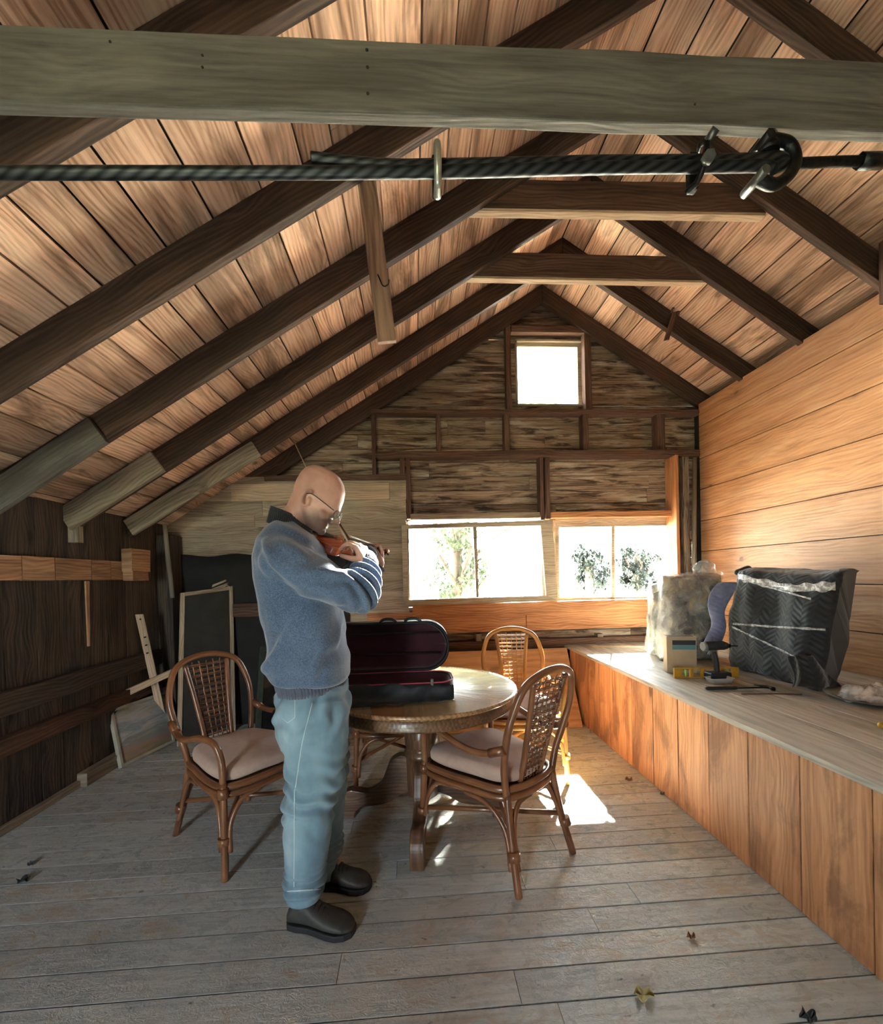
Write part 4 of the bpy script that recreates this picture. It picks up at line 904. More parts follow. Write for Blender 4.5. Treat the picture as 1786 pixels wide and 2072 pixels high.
blob(mb, hp_(.072, 0, -.110), hp_(.068, 0, -.112), .016, .016)
chain(mb, [hp_(-.035, 0, -.02), hp_(-.035, 0, -.08), nbase, nbase + V((0, 0, -.06))], [.062, .060, .063, .08], n=20)
loft(mb, [(nbase + V((-.015, 0, -.04)), (1, 0, 0), (0, 1, 0), .05, .08), (chest + V((0, 0, .03)), (1, 0, 0), (0, 1, 0), .095, .15), (chest + V((.02, 0, -.15)), (1, 0, 0), (0, 1, 0), .095, .14), (hip + V((0, 0, .05)), (1, 0, 0), (0, 1, 0), .095, .135), (hip + V((0, 0, -.06)), (1, 0, 0), (0, 1, 0), .09, .14)])
chain(mb, [sho_r + V((0, .02, 0)), elb_r, wri_r], [.052, .036, .025]); chain(mb, [sho_l + V((0, -.02, 0)), elb_l, wri_l], [.052, .036, .025])
chain(mb, [hip + V((0, -.07, -.04)), hj_r, kne_r, ank_r, ank_r + V((.06, 0, -.05))], [.07, .07, .05, .035, .03]); chain(mb, [hip + V((0, .07, -.04)), hj_l, kne_l, ank_l, ank_l + V((.05, 0, -.05))], [.07, .07, .05, .035, .03])
def hand(mb, wr, f, nrm, curls, spread=.0195, sc=1., thumb=(.5, -.6, .6), tside=-1, tc=.4, stag=0.):
    f = V(f).normalized(); nrm = V(nrm); nrm = (nrm - f * nrm.dot(f)).normalized(); s_ = f.cross(nrm) * tside * -1
    # s_ points from the thumb side to the little finger
    lens = [(.040, .024, .019), (.044, .027, .020), (.041, .026, .019), (.032, .020, .017)]; rad = [.0092, .0095, .009, .008]
    for i in range(4):
        bse = wr + f * (.082 - .005 * abs(i - 1)) * sc + s_ * (i - 1.5) * spread * sc
        blob(mb, wr + f * .012 + s_ * (i - 1.5) * .011, bse, .0155 * sc, .0115 * sc, n=12)
        p = bse; a = 0
        for j, l_ in enumerate(lens[i]):
            a += curls[i][j]; d = f * math.cos(a) + nrm * math.sin(a); q = p + d * l_ * sc + s_ * stag * i * .001
            blob(mb, p, q, rad[i] * sc * (1 - .06 * j), rad[i] * sc * (.95 - .07 * j), n=12, rings=4); p = q
    b0 = wr + f * .022 * sc - s_ * .024 * sc; d = (f * thumb[0] + s_ * thumb[1] + nrm * thumb[2]).normalized(); b1 = b0 + d * .040 * sc
    d2 = (d + f * tc + nrm * .3 + s_ * .25).normalized(); b2 = b1 + d2 * .032 * sc; d3 = (d2 + s_ * .3 + nrm * .15).normalized(); b3 = b2 + d3 * .025 * sc
    blob(mb, wr + f * .015, b0, .017 * sc, .0155 * sc, n=12); chain(mb, [b0, b1, b2, b3], [.0145 * sc, .0115 * sc, .0105 * sc, .009 * sc], n=12, rings=4)
# violin frame (needed for the hands)
VD = V((.50, .84, -.06)).normalized(); VL = V((.74, -.44, -.50)); VL = (VL - VD * VL.dot(VD)).normalized(); VN = VL.cross(VD).normalized()
VC = at(684, 1101, 1.985)
vp = lambda d, l_, n_: VC + VD * d + VL * l_ + VN * n_
neck_pt = vp(.265, 0, -.004)
hw_ = (neck_pt + V((.030, .02, -.085)))
wri_l2 = hw_; 
hand(mb, wri_l2, V((.0, .10, 1.)), V((-.75, -.55, .1)), [(.35, 1.5, 1.0), (.4, 1.45, 1.0), (.5, 1.4, .9), (.55, 1.3, .9)], sc=.98, tside=1, thumb=(.75, -.35, .55))
frog = at(722, 1119, 1.70); btip = at(662, 1018, 2.17)
BD = (btip - frog).normalized()
rw = frog + V((.040, -.012, -.048))
hand(mb, rw, V((-.28, .10, .75)), V((-.75, .45, -.45)), [(.75, .8, .3), (.75, .9, .4), (.7, .9, .4), (.6, .8, .4)], sc=.98, tside=1, thumb=(.5, -.3, .8))
blob(mb, wri_l, wri_l2 + V((0, 0, .01)), .026, .023); blob(mb, wri_r, rw + V((0, 0, .01)), .026, .023)
body = child(remesh(mb, 'body', .0034, 5), 'body', M['skin'])

# --- sweater
mb = MB(); X1, Y1 = (1, 0, 0), (0, 1, 0); rings = []
for y, xa, xb, ry in ((1052, 566, 606, .075), (1072, 545, 628, .125), (1095, 531, 645, .165), (1130, 523, 660, .185), (1170, 525, 672, .185), (1215, 533, 684, .18), (1260, 541, 692, .175), (1305, 548, 699, .175), (1345, 551, 706, .18), (1366, 554, 706, .178), (1374, 562, 700, .168)):
    a, b = at(xa, y, 1.775), at(xb, y, 1.775); c = (a + b) / 2; t = (y - 1200) / 200; rings.append((c + V((0, 0, 0)), V((1, 0, -.06)), Y1, (b.x - a.x) / 2, ry))
loft(mb, rings, 32, 2.9)
chain(mb, [at(560, 1100, 1.70), sho_r, at(640, 1172, 1.59), elb_r], [.07, .082, .075, .068], n=20); chain(mb, [elb_r, (elb_r + wri_r) / 2 + V((.004, 0, 0)), wri_r + V((0, 0, .0))], [.068, .060, .044], n=20)
chain(mb, [at(585, 1095, 1.86), sho_l, elb_l], [.07, .08, .062], n=20); chain(mb, [elb_l, wri_l], [.062, .044], n=20)
ax_r = (wri_r - elb_r).normalized(); ua_r = (elb_r - sho_r).normalized()
def sw_disp(co_, nr):
    d = np.zeros(len(co_)); n1 = nz(co_, (5, 5, 5)); 
    pr = lambda o, ax: (co_ - np.array(o)) @ np.array(ax)
    # arm masks
    def dist(o, ax, L):
        t = np.clip(pr(o, ax), 0, L); return np.linalg.norm(co_ - np.array(o) - t[:, None] * np.array(ax), axis=1), t
    dr, tr_ = dist(elb_r, ax_r, .2); mr = np.clip((.10 - dr) / .02, 0, 1)
    w1 = pr(elb_r, (ax_r + V((.5, 0, 0))).normalized()); d += mr * .012 * np.sin(w1 * 150 + n1 * 5) * np.clip(1.2 - abs(tr_ - .06) * 8, 0, 1)
    du, tu = dist(sho_r, ua_r, .33); mu = np.clip((.105 - du) / .02, 0, 1) * (1 - mr)
    w2 = pr(sho_r, V((.55, 0, .85)).normalized()); d += mu * .007 * np.sin(w2 * 62 + n1 * 6)
    # torso diagonal folds below the arm
    z = co_[:, 2]; mt = (1 - np.clip(mu + mr, 0, 1)); w3 = co_[:, 0] * .86 - co_[:, 2] * .5
    low = np.clip((1.25 - z) / .2, 0, 1) * np.clip((z - .93) / .05, 0, 1)
    d += mt * low * (.018 * np.maximum(0, np.sin(w3 * 44 + n1 * 3.0)) ** 2 - .005) + mt * .003 * n1
    # upper back and chest creases towards the collar
    up = np.clip((z - 1.38) / .06, 0, 1) * np.clip((co_[:, 0] - (nbase.x - .05)) / .05, 0, 1); w4 = co_[:, 0] * .55 + co_[:, 2] * .83; d += mt * up * .005 * np.sin(w4 * 115 + n1 * 3)
    # blouse over the hem
    d += mt * .010 * np.exp(-((z - 1.005) / .035) ** 2)
    return d
sweater = child(remesh(mb, 'sweater', .0065, 10, sw_disp), 'sweater', M['knit'])
# ribbed hem and cuffs, collar
def ribband(name, rings_, parent, mat, n=120, amp=.0025, ribs=60, thick=.006):
    rows = []
    for c, ax, ay, rx, ry in rings_:
        rows.append([V(c) + (V(ax) * rx * math.cos(a) + V(ay) * ry * math.sin(a)) * (1 + amp / max(rx, .01) * math.sin(a * ribs)) for a in [2 * PI * k / (n * 2) for k in range(n * 2)]])
    m2 = MB(); m2.grid(rows, close=True); o = m2.build(name, mat, parent, fix=True); sd = o.modifiers.new('s', 'SOLIDIFY'); sd.thickness = thick; sd.offset = 0; return o
hm = []
for y, xa, xb, ry, in ((1352, 560, 699, .168), (1366, 560, 699, .168), (1382, 564, 699, .164), (1392, 566, 699, .160)):
    a, b = at(xa, y, 1.775), at(xb, y, 1.775); c = (a + b) / 2; hm.append((c, V((1, 0, .075)), Y1, (b.x - a.x) / 2, ry))
ribband('hem', hm, sweater, M['rib'], ribs=70)
for nm, w0, ax, w2 in (('cuff', wri_r, ax_r, rw), ('cuff', wri_l, (wri_l - elb_l).normalized(), wri_l2)):
    ax = V(ax); sx = ax.cross(V((0, 1, 0))).normalized(); sy = ax.cross(sx); e_ = w2 + (w2 - w0).normalized() * -.002; st = w0 - ax * .012
    ribband(nm, [(st.lerp(e_, t), sx, sy, r, r) for t, r in ((0, .047), (.25, .042), (.6, .036), (1, .034))], sweater, M['rib'], ribs=34, n=70, amp=.0018, thick=.004)
cl = []
for dz, dx, rx, ry in ((-.028, -.012, .098, .105), (.005, -.014, .088, .088), (.030, -.018, .078, .076), (.048, -.024, .068, .068), (.044, -.024, .060, .061), (.02, -.018, .066, .066)):
    cl.append((nbase + V((dx + .012, 0, dz)), V((1, 0, -.42)).normalized(), Y1, rx * .96, ry))
ribband('collar', cl, sweater, M['collar'], ribs=60, amp=.0012)
mb = MB(); P = [nbase + V((.055, -.035, -.02)), nbase + V((.085, -.045, -.075)), nbase + V((.105, -.05, -.13)), nbase + V((.115, -.05, -.165))]; mb.tube(spline(P, 5), .007, 6); mb.build('zip', M['collar'], sweater).matrix_parent_inverse = Matrix()

# --- jeans
mb = MB(); rings = []
for y, xa, xb, ry in ((1350, 578, 690, .14), (1385, 568, 702, .155), (1420, 559, 707, .165), (1450, 558, 707, .165), (1485, 566, 700, .16), (1505, 575, 690, .14)):
    a, b = at(xa, y, 1.775), at(xb, y, 1.775); rings.append(((a + b) / 2, X1, Y1, (b.x - a.x) / 2, ry))
loft(mb, rings, 32, 2.3)
def leg(pts):
    rg = []
    for y, xa, xb, Y, ry in pts:
        a, b = at(xa, y, Y), at(xb, y, Y); rg.append(((a + b) / 2, X1, Y1, (b.x - a.x) / 2, ry))
    loft(mb, rg, 28, 2.1)
leg([(1410, 562, 700, 1.70, .09), (1460, 560, 706, 1.69, .10), (1520, 576, 703, 1.68, .10), (1580, 581, 694, 1.67, .095), (1625, 573, 679, 1.665, .09), (1680, 573, 671, 1.665, .085), (1740, 577, 662, 1.67, .08), (1790, 577, 655, 1.67, .074), (1814, 580, 650, 1.67, .068)])
leg([(1410, 575, 704, 1.86, .09), (1470, 590, 706, 1.87, .10), (1540, 620, 704, 1.88, .095), (1600, 636, 700, 1.885, .085), (1660, 640, 695, 1.885, .078), (1720, 642, 690, 1.885, .072), (1768, 645, 684, 1.885, .066)])
def je_disp(co_, nr):
    n1 = nz(co_, (6, 6, 6)); z = co_[:, 2]; x = co_[:, 0]; d = .002 * n1
    w = z * .9 + x * .43; d += .010 * np.exp(-((z - .52) / .13) ** 2) * np.sin(w * 95 + n1 * 5)          # knee
    w = z * .8 - x * .6; d += .009 * np.exp(-((z - .84) / .09) ** 2) * np.sin(w * 80 + n1 * 5)            # seat
    d += .011 * np.exp(-((z - .17) / .05) ** 2) * np.sin(z * 190 + n1 * 6)                                   # stacked at the hem
    return d
jeans = child(remesh(mb, 'jeans', .006, 9, je_disp), 'jeans', M['denim'])
jb = BVHTree.FromPolygons([v_.co for v_ in jeans.data.vertices], [p.vertices for p in jeans.data.polygons])
def on(bv, x, y, off=.0008):
    h = bv.ray_cast(V((0, 0, H)), ray(x, y).normalized()); return (h[0] + h[1] * off) if h[0] is not None else None
M['thread'] = plain('pale seam', (.46, .58, .62), .8)
def seam(name, pts, r=.0016, mat=None, parent=jeans, bv=jb):
    P = [on(bv, x, y) for x, y in pts]; P = [p for p in P if p is not None]
    if len(P) > 1:
        m2 = MB(); m2.tube(P, r, 5); m2.build(name, mat or M['thread'], parent)
def seg(a, b, n=12): return [(a[0] + (b[0] - a[0]) * i / n, a[1] + (b[1] - a[1]) * i / n) for i in range(n + 1)]
seam('side_seam', seg((632, 1420), (612, 1500)) + seg((611, 1505), (597, 1600)) + seg((596, 1605), (595, 1795), 20), .002)
seam('back_pocket', seg((566, 1409), (597, 1407)) + seg((597, 1409), (597, 1450)) + seg((596, 1452), (583, 1462)) + seg((582, 1462), (570, 1452)), .0017)
seam('front_pocket', seg((618, 1400), (655, 1398), 6) + [(663, 1394), (672, 1385), (676, 1374)], .0019)
seam('hem_fold', seg((582, 1803), (648, 1799)), .0025)
# --- shoes
def shoe(heel, toe, label):
    d = (toe - heel); d.z = 0; L = d.length; d.normalize(); s_ = V((-d.y, d.x, 0)); m2 = MB(); rg = []
    for t, hw2, top in ((-.01, .022, .045), (.02, .036, .075), (.10, .040, .105), (.22, .041, .115), (.34, .042, .105), (.46, .045, .085), (.60, .050, .070), (.75, .052, .062), (.88, .046, .052), (.97, .030, .040), (1.0, .016, .030)):
        c = heel + d * L * t; rg.append((c + V((0, 0, .018 + (top - .018) / 2)), s_, V((0, 0, 1)), hw2, (top - .018) / 2))
    loft(m2, rg, 24, 2.4); o = child(remesh(m2, 'shoe', .0045, 4), 'shoe', M['shoe'])
    m3 = MB(); out = []
    for t, w_ in ((-.02, .02), (.03, .038), (.15, .042), (.35, .040), (.5, .046), (.65, .054), (.8, .055), (.92, .044), (1.0, .024), (1.015, .006)): out.append((t, w_))
    poly = [(heel + d * L * t + s_ * w_) for t, w_ in out] + [(heel + d * L * t - s_ * w_) for t, w_ in out[::-1]]
    m3.prism([(p.x, p.y) for p in poly], lambda p, k_: (p[0], p[1], .001 + k_ * .024)); m3.build('sole', M['sole'], o, bevel=.004)
    m4 = MB()
    for t in (.36, .42, .48, .54): c = heel + d * L * t + V((0, 0, .112 - (t - .34) * .18)); m4.tube(spline([c - s_ * .026 + V((0, 0, -.010)), c + V((0, 0, .003)), c + s_ * .026 + V((0, 0, -.010))], 3), .0028, 6)
    m4.build('laces', M['sole'], o); return o
shoe(atz(588, 1868), atz(716, 1890), ''); shoe(atz(648, 1792), atz(750, 1797), '')
# --- glasses
gl = MB(); M['specs'] = plain('thin black spectacle frame', (.012, .012, .012), .35)
for s_ in (-1, 1):
    gl.tube(spline([hp_(-.020, s_ * .088, -.004), hp_(.0, s_ * .087, .004), hp_(.05, s_ * .083, -.006), hp_(.096, s_ * .066, -.017)], 5), .0021, 6)
    c = hp_(.108, s_ * .034, -.026); R_ = [c + HS * (.026 * math.cos(a)) + HU * (.017 * math.sin(a)) + HF * (-.008 * abs(math.cos(a)) * (math.cos(a) * s_ > 0)) for a in [2 * PI * k / 20 for k in range(21)]]
    gl.tube(R_, .0015, 6, caps=False)
    m5 = MB(); m5.prism([(26e-3 * math.cos(2 * PI * k / 20), 17e-3 * math.sin(2 * PI * k / 20)) for k in range(20)], lambda p, k_: c + HS * p[0] + HU * p[1] + HF * (k_ * .0012))
    if s_ < 0: lens1 = m5
    else: lens2 = m5
gl.tube(spline([hp_(.106, -.010, -.022), hp_(.112, 0, -.018), hp_(.106, .010, -.022)], 4), .0016, 6)
go = gl.build('glasses', M['specs'], man); go.matrix_parent_inverse = Matrix.Translation(-V(man.location))
lens1.build('lens', M['glass'], go); lens2.build('lens', M['glass'], go)

# ------------------------------------------------------------------ violin and bow
M['varnish'] = wood('red violin varnish', (.62, .16, .05), (.50, .10, .035), (.30, .05, .02), stain=0, knots=0, rough=.16, spec=.7, vary=0, bump=.03, coat=.9)
M['ebony'] = plain('ebony', (.012, .010, .010), .3, spec=.5); M['string'] = plain('steel string', (.6, .6, .58), .3, .9)
half = [(-.178, 0), (-.176, .030), (-.168, .062), (-.150, .088), (-.122, .1025), (-.095, .1015), (-.070, .092), (-.052, .080), (-.045, .0775), (-.038, .066), (-.022, .056), (0, .0535), (.020, .057), (.034, .064), (.040, .073), (.048, .073), (.066, .080), (.095, .083), (.125, .080), (.150, .066), (.168, .042), (.176, .018), (.178, 0)]
sp = spline([(a, b, 0) for a, b in half], 4); outl = [(p.x, p.y) for p in sp] + [(p.x, -p.y) for p in sp[-2:0:-1]]
vio = empty('violin', tuple(VC), label='glossy red violin tucked under the man\'s chin', cat='violin')
def vchild(mb_, name, mat, parent=vio, bevel=0.):
    o = mb_.build(name, mat, parent, bevel=bevel)
    if parent is vio: o.matrix_parent_inverse = Matrix.Translation(-VC)
    return o
def plate(sgn, z0, arch):
    m_ = MB(); n = len(outl); rings_ = []
    for f, h in ((1.0, 0), (1.02, .002), (1.0, .004), (.93, .004), (.75, .4), (.5, .8), (.2, 1.0)):
        hh = h if h < .01 else .004 + arch * h; rings_.append([vp(a * f, b * f, z0 + sgn * hh) for a, b in outl])
    m_.grid(rings_, close=True); m_.face([n * 6 + i for i in range(n)]); m_.face(list(range(n))[::-1])
    m_.uv = [[(m_.v[i].dot(VD), m_.v[i].dot(VL)) for i in f] for f in m_.f]; return m_
top_ = vchild(plate(1, .015, .012), 'top_plate', M['varnish']); vchild(plate(-1, -.015, .010), 'back_plate', M['varnish'])
m_ = MB(); n = len(outl); m_.grid([[vp(a * .97, b * .97, z) for a, b in outl] for z in (-.0155, .0155)], close=True); vchild(m_, 'ribs', M['varnish'])
for s_ in (-1, 1):
    m_ = MB(); m_.tube(spline([vp(-.038, s_ * .046, .023), vp(-.028, s_ * .038, .0245), vp(-.008, s_ * .036, .027), vp(.012, s_ * .030, .028), vp(.022, s_ * .022, .0285)], 4), .0022, 6); m_.build('f_hole', M['ebony'], top_)
m_ = MB(); m_.board(vp(.05, 0, .034), vp(.308, 0, .020), VL * .032, VN * .007); vchild(m_, 'fingerboard', M['ebony'], bevel=.002)
m_ = MB(); m_.tube([vp(.165, 0, .004), vp(.20, 0, .008), vp(.30, 0, .008)], .012, 12, rs=[.016, .0125, .0115]); m_.tube(spline([vp(.298, 0, .008), vp(.345, 0, .004), vp(.375, 0, -.004), vp(.388, 0, .004), vp(.380, 0, .014), vp(.370, 0, .008)], 4), .010, 10); vchild(m_, 'neck', M['varnish'])
for k in range(4):
    m_ = MB(); s_ = 1 if k % 2 else -1; m_.tube([vp(.315 + k * .013, s_ * -.012, .004), vp(.315 + k * .013, s_ * .040, .004)], .0038, 8, rs=[.003, .006]); vchild(m_, 'tuning_peg', M['ebony'])
m_ = MB(); m_.prism([(-.021, 0), (.021, 0), (.018, .014), (.014, .024), (0, .0275), (-.014, .024), (-.018, .014)], lambda p, k_: vp(-.002 + k_ * .003, p[0], .029 + p[1] * .9)); vchild(m_, 'bridge', M['pale'])
m_ = MB(); m_.prism([(-.172, -.010), (-.172, .010), (-.065, .020), (-.060, .0), (-.065, -.020)], lambda p, k_: vp(p[0], p[1], .030 + k_ * .006)); vchild(m_, 'tailpiece', M['ebony'], bevel=.002)
for k in range(4):
    m_ = MB(); l_ = (k - 1.5) * .0105; m_.tube([vp(-.068, l_, .037), vp(-.001, l_, .0545), vp(.305, l_ * .5, .026)], .0006, 4); vchild(m_, 'string', M['string'])
m_ = MB(); loft(m_, [(vp(-.165, -.045, .038), VD, VL, .030, .045), (vp(-.163, -.045, .047), VD, VL, .033, .048), (vp(-.163, -.045, .050), VD, VL, .028, .042)], 20); vchild(m_, 'chin_rest', M['ebony'])
M['stick'] = plain('dark bow stick', (.10, .035, .018), .25, coat=.5); M['hair'] = plain('white bow hair', (.75, .73, .66), .5)
bn = BD.cross(V((0, 1, 0))).normalized(); bn = V((0, 0, 1)) - BD * BD.z; bn.normalize()
b0 = frog - BD * .02
bow = empty('violin_bow', tuple(b0), label='slim dark violin bow held in the man\'s near hand', cat='violin bow')
def bch(mb_, name, mat):
    o = mb_.build(name, mat, bow); o.matrix_parent_inverse = Matrix.Translation(-b0); return o
m_ = MB(); bl_ = (btip - b0).length; m_.tube(spline([b0 + bn * .006, b0 + BD * bl_ * .35 - bn * .004 + bn * .006, b0 + BD * bl_ * .7 - bn * .001, btip + bn * .006], 6), .0042, 8); bch(m_, 'stick', M['stick'])
m_ = MB(); m_.board(b0 + BD * .03 - bn * .017, btip - bn * .012, BD.cross(bn) * .009, bn * .0012); bch(m_, 'bow_hair', M['hair'])
m_ = MB(); m_.board(b0 + BD * .008 - bn * .008, b0 + BD * .05 - bn * .008, BD.cross(bn) * .011, bn * .018); bch(m_, 'frog', M['ebony'])
m_ = MB(); m_.board(btip - BD * .012 - bn * .003, btip + BD * .006 - bn * .003, BD.cross(bn) * .009, bn * .020); bch(m_, 'tip', M['stick'])

# ------------------------------------------------------------------ things on the bench
def quilt_mat(name, a, b, sc=30):
    t = NT(name); uv = t.add('ShaderNodeUVMap').outputs[0]; sep = t.add('ShaderNodeSeparateXYZ'); t.l(t.mapping(uv, (1, 1, 1)), sep.inputs[0])
    zig = t.math('ABSOLUTE', t.math('SUBTRACT', t.math('FRACT', t.math('MULTIPLY', sep.outputs[0], 9.), 0.), .5)); n = t.noise(uv, 5, 3, .5)
    h = t.math('SINE', t.math('MULTIPLY', t.math('ADD', t.math('ADD', sep.outputs[1], t.math('MULTIPLY', zig, .085)), t.math('MULTIPLY', n, .02)), 185.), 0.)
    t.col(t.ramp(t.noise(uv, 30, 3, .6), [(.3, b), (.7, a)])); t.set(rough=.62, spec=.4, sheen=.3); t.bump(h, .3, .004); return t.m
M['quilt'] = quilt_mat('black quilted moving blanket', (.016, .022, .024), (.006, .009, .011)); M['lining'] = quilt_mat('blue blanket lining', (.17, .21, .36), (.11, .14, .26))
def film(name, alpha, tint=(.8, .82, .8), rough=.18, bumps=18):
    t = NT(name); tr = t.add('ShaderNodeBsdfTransparent'); tr.inputs[0].default_value = (.92, .93, .92, 1); mx = t.add('ShaderNodeMixShader'); tc = t.add('ShaderNodeTexCoord').outputs['Object']
    n = t.noise(tc, bumps, 4, .6, .35); t.l(t.ramp(n, [(.42, (alpha * .5,) * 3), (.62, (min(1, alpha * 1.6),) * 3)]), mx.inputs[0]); o = t.n['Material Output']
    t.col(tint); t.set(rough=rough, spec=.9, coat=.6); t.bump(n, 1., .02); t.l(tr.outputs[0], mx.inputs[1]); t.l(t.b.outputs[0], mx.inputs[2]); t.l(mx.outputs[0], o.inputs[0]); return t.m
M['film'] = film('crinkled clear wrap', .26, bumps=9); M['tape'] = film('clear stretch wrap band', .75, (.85, .86, .85), .12, 40)
def soft_box(name, corners, th, mat, nu=48, nv=36, amp=.02, bul=.05, seed=0, fold=None, close=True, subs=0):
    """corners: bl, br, tr, tl of the front face; th: thickness vector pointing back"""
    bl, br, tr, tl = [V(c) for c in corners]; th = V(th); mb = MB(); nn = (br - bl).cross(tl - bl).normalized()
    if nn.dot(th) > 0: nn = -nn
    # section loop: front (v up) -> top -> back down, closed, swept along u
    rows = []; nb = 8
    for i in range(nu + 1):
        u = i / nu; b, t_ = bl.lerp(br, u), tl.lerp(tr, u); row = []; eu = min(1, min(u, 1 - u) * 9) ** .5
        for j in range(nv + 1):
            v_ = j / nv; p = b.lerp(t_, v_); e = math.sin(PI * min(1, max(0, v_))) ** .35 * eu; p = p + nn * (bul * e - .03 * (1 - e))
            row.append(p)
        for j in range(1, nb): row.append(row[nv] + th * (j / nb) + V((0, 0, .012 * math.sin(PI * j / nb))))
        for j in range(nv + 1): row.append(b.lerp(t_, 1 - j / nv) + th)
        for j in range(1, nb): row.append(b + th * (1 - j / nb))
        rows.append(row)
    for i, row in enumerate(rows):
        for j, p in enumerate(row):
            q = mnoise.noise_vector(V((p.x * 5 + seed, p.y * 5, p.z * 5))) * amp + mnoise.noise_vector(V((p.x * 14 + seed, p.y * 14, p.z * 14))) * amp * .4
            if fold: q += nn * fold(i / nu, j / nv if j <= nv else 1)
            row[j] = V((p.x + q.x, p.y + q.y, max(p.z + q.z, HB + .003)))
    mb.grid(rows, close=True); n = len(rows[0]); mb.face([i for i in range(n)][::-1]); mb.face([len(mb.v) - n + i for i in range(n)])
    k = 0
    # uv in metres over the face
    W_ = (br - bl).length; Hh = (tl - bl).length; idx = {}
    for fi, f in enumerate(mb.f[:-2]):
        mb.uv[fi] = [((q // n) / nu * W_, (q % n) / nv * Hh) for q in f]
    return mb
# big blanket bundle leaning to the wall
bl_, br_ = atz(1470, 1350, HB), atz(1650, 1400, HB); thv = V((.22, .08, 0))
hgt = .705; tl_ = at(1484, 1152, bl_.y + .06); tr_ = at(1700, 1156, br_.y + .06)
fold = lambda u, v_: .016 * math.sin(u * 15 + v_ * 5) * (1 - v_ * .5) + .02 * max(0, math.sin((u * .8 + v_ * .9) * 16)) * max(0, u - .5)
mb = soft_box('q', [bl_, br_, tr_, tl_], thv, None, 64, 44, .02, .05, 3, fold)
bd = tag(mb.build('blanket_bundle', M['quilt'], fix=True), 'big flat bundle wrapped in a black quilted moving blanket on the bench', 'bundle')
bbv = BVHTree.FromPolygons([v_.co for v_ in bd.data.vertices], [p.vertices for p in bd.data.polygons])
def band(name, pts, wd, mat, parent, bv=bbv, off=.012):
    P = [on(bv, x, y, 0) for x, y in pts]; P = [p for p in P if p is not None]; m_ = MB(); rows = []
    if len(P) < 3: return
    for i, p in enumerate(P):
        tow = (V((0, 0, H)) - p).normalized() * off; w_ = wd * (1 + .25 * math.sin(i * 1.3)); rows.append([p + tow + V((0, 0, w_ / 2)), p + tow * 1.3, p + tow - V((0, 0, w_ / 2))])
    m_.grid(rows); o = m_.build(name, mat, parent, fix=False); sd = o.modifiers.new('s', 'SOLIDIFY'); sd.thickness = .0015; return o
band('wrap_band', seg((1484, 1168), (1600, 1192)) + seg((1602, 1192), (1690, 1186)), .055, M['tape'], bd)
band('wrap_band', seg((1484, 1168), (1640, 1212), 16), .012, M['tape'], bd)
band('wrap_band', seg((1482, 1262), (1560, 1268)) + seg((1562, 1268), (1670, 1274)), .014, M['tape'], bd)
band('wrap_band', seg((1480, 1268), (1560, 1306)) + seg((1562, 1307), (1650, 1350)), .013, M['tape'], bd)
# blue lining showing along the left edge
m_ = MB(); rows = []
for x0, x1, y in ((1452, 1492, 1178), (1434, 1484, 1200), (1430, 1470, 1222), (1434, 1462, 1242), (1442, 1470, 1262), (1432, 1466, 1282), (1422, 1458, 1300), (1418, 1450, 1318)):
    Yq = bl_.y - .05; a = at(x0, y, Yq + .03); b = at(x1, y, Yq - .02); rows.append([a.lerp(b, k / 6) + V((0, -.02 * math.sin(PI * k / 6), 0)) for k in range(7)])
m_.grid(rows); m_.uv = [[(m_.v[i].x, m_.v[i].z) for i in f] for f in m_.f]; o = m_.build('blanket_lining', M['lining'], bd, fix=False); sd = o.modifiers.new('s', 'SOLIDIFY'); sd.thickness = .008; sb = o.modifiers.new('u', 'SUBSURF'); sb.render_levels = 2
# drooping corner at the foot
m_ = MB(); rows = []
for i, (x0, x1, y) in enumerate(((1585, 1640, 1325), (1592, 1665, 1350), (1598, 1690, 1375), (1597, 1706, 1392))):
    Yq = br_.y - .05 - i * .02; rows.append([V((q.x, q.y - .03 * math.sin(k * 1.1 + i), max(q.z, HB + .006))) for k, q in ((k, at(x0, y, Yq).lerp(at(x1, y, Yq + .04), k / 9)) for k in range(10))])
m_.grid(rows); m_.uv = [[(m_.v[i].x, m_.v[i].z) for i in f] for f in m_.f]; o = m_.build('blanket_corner', M['quilt'], bd, fix=False); sd = o.modifiers.new('s', 'SOLIDIFY'); sd.thickness = .012; sb = o.modifiers.new('u', 'SUBSURF'); sb.render_levels = 2
m_ = MB(); blob(m_, at(1492, 1158, bl_.y + .10), at(1512, 1152, bl_.y + .12), .022, .028); blob(m_, at(1515, 1156, bl_.y + .11), at(1545, 1158, bl_.y + .12), .018, .014); m_.build('blanket_knot', M['quilt'], bd)
# plastic wrapped bundle beside the window
def yellowish():
    t = NT('padding under the wrap'); tc = t.add('ShaderNodeTexCoord').outputs['Object']; n = t.noise(tc, 9, 5, .65, .4)
    t.col(t.ramp(n, [(.36, (.03, .03, .03)), (.46, (.12, .12, .115)), (.55, (.22, .20, .15)), (.66, (.40, .30, .09)), (.8, (.25, .25, .24))])); t.set(rough=.22, spec=.8, coat=.5); t.bump(t.noise(tc, 16, 5, .65, .3), .9, .03); return t.m
M['pad'] = yellowish()
pb = bl_.y + .28
c0, c1, c2, c3 = at(1340, 1318, pb), at(1452, 1326, pb - .04), at(1462, 1164, pb), at(1342, 1166, pb + .02)
c0.z = c1.z = HB + .004
mb = soft_box('p', [c0, c1, c2, c3], V((.10, .24, 0)), None, 34, 30, .016, .04, 9)
pk = tag(mb.build('plastic_bundle', M['pad']), 'bulky bundle in crinkled clear plastic on the bench by the window', 'bundle')
mb = soft_box('p2', [c0 + V((-.02, -.022, 0)), c1 + V((.01, -.022, 0)), c2 + V((.01, -.02, .015)), c3 + V((-.02, -.02, .015))], V((.11, .26, 0)), None, 40, 36, .022, .05, 14)
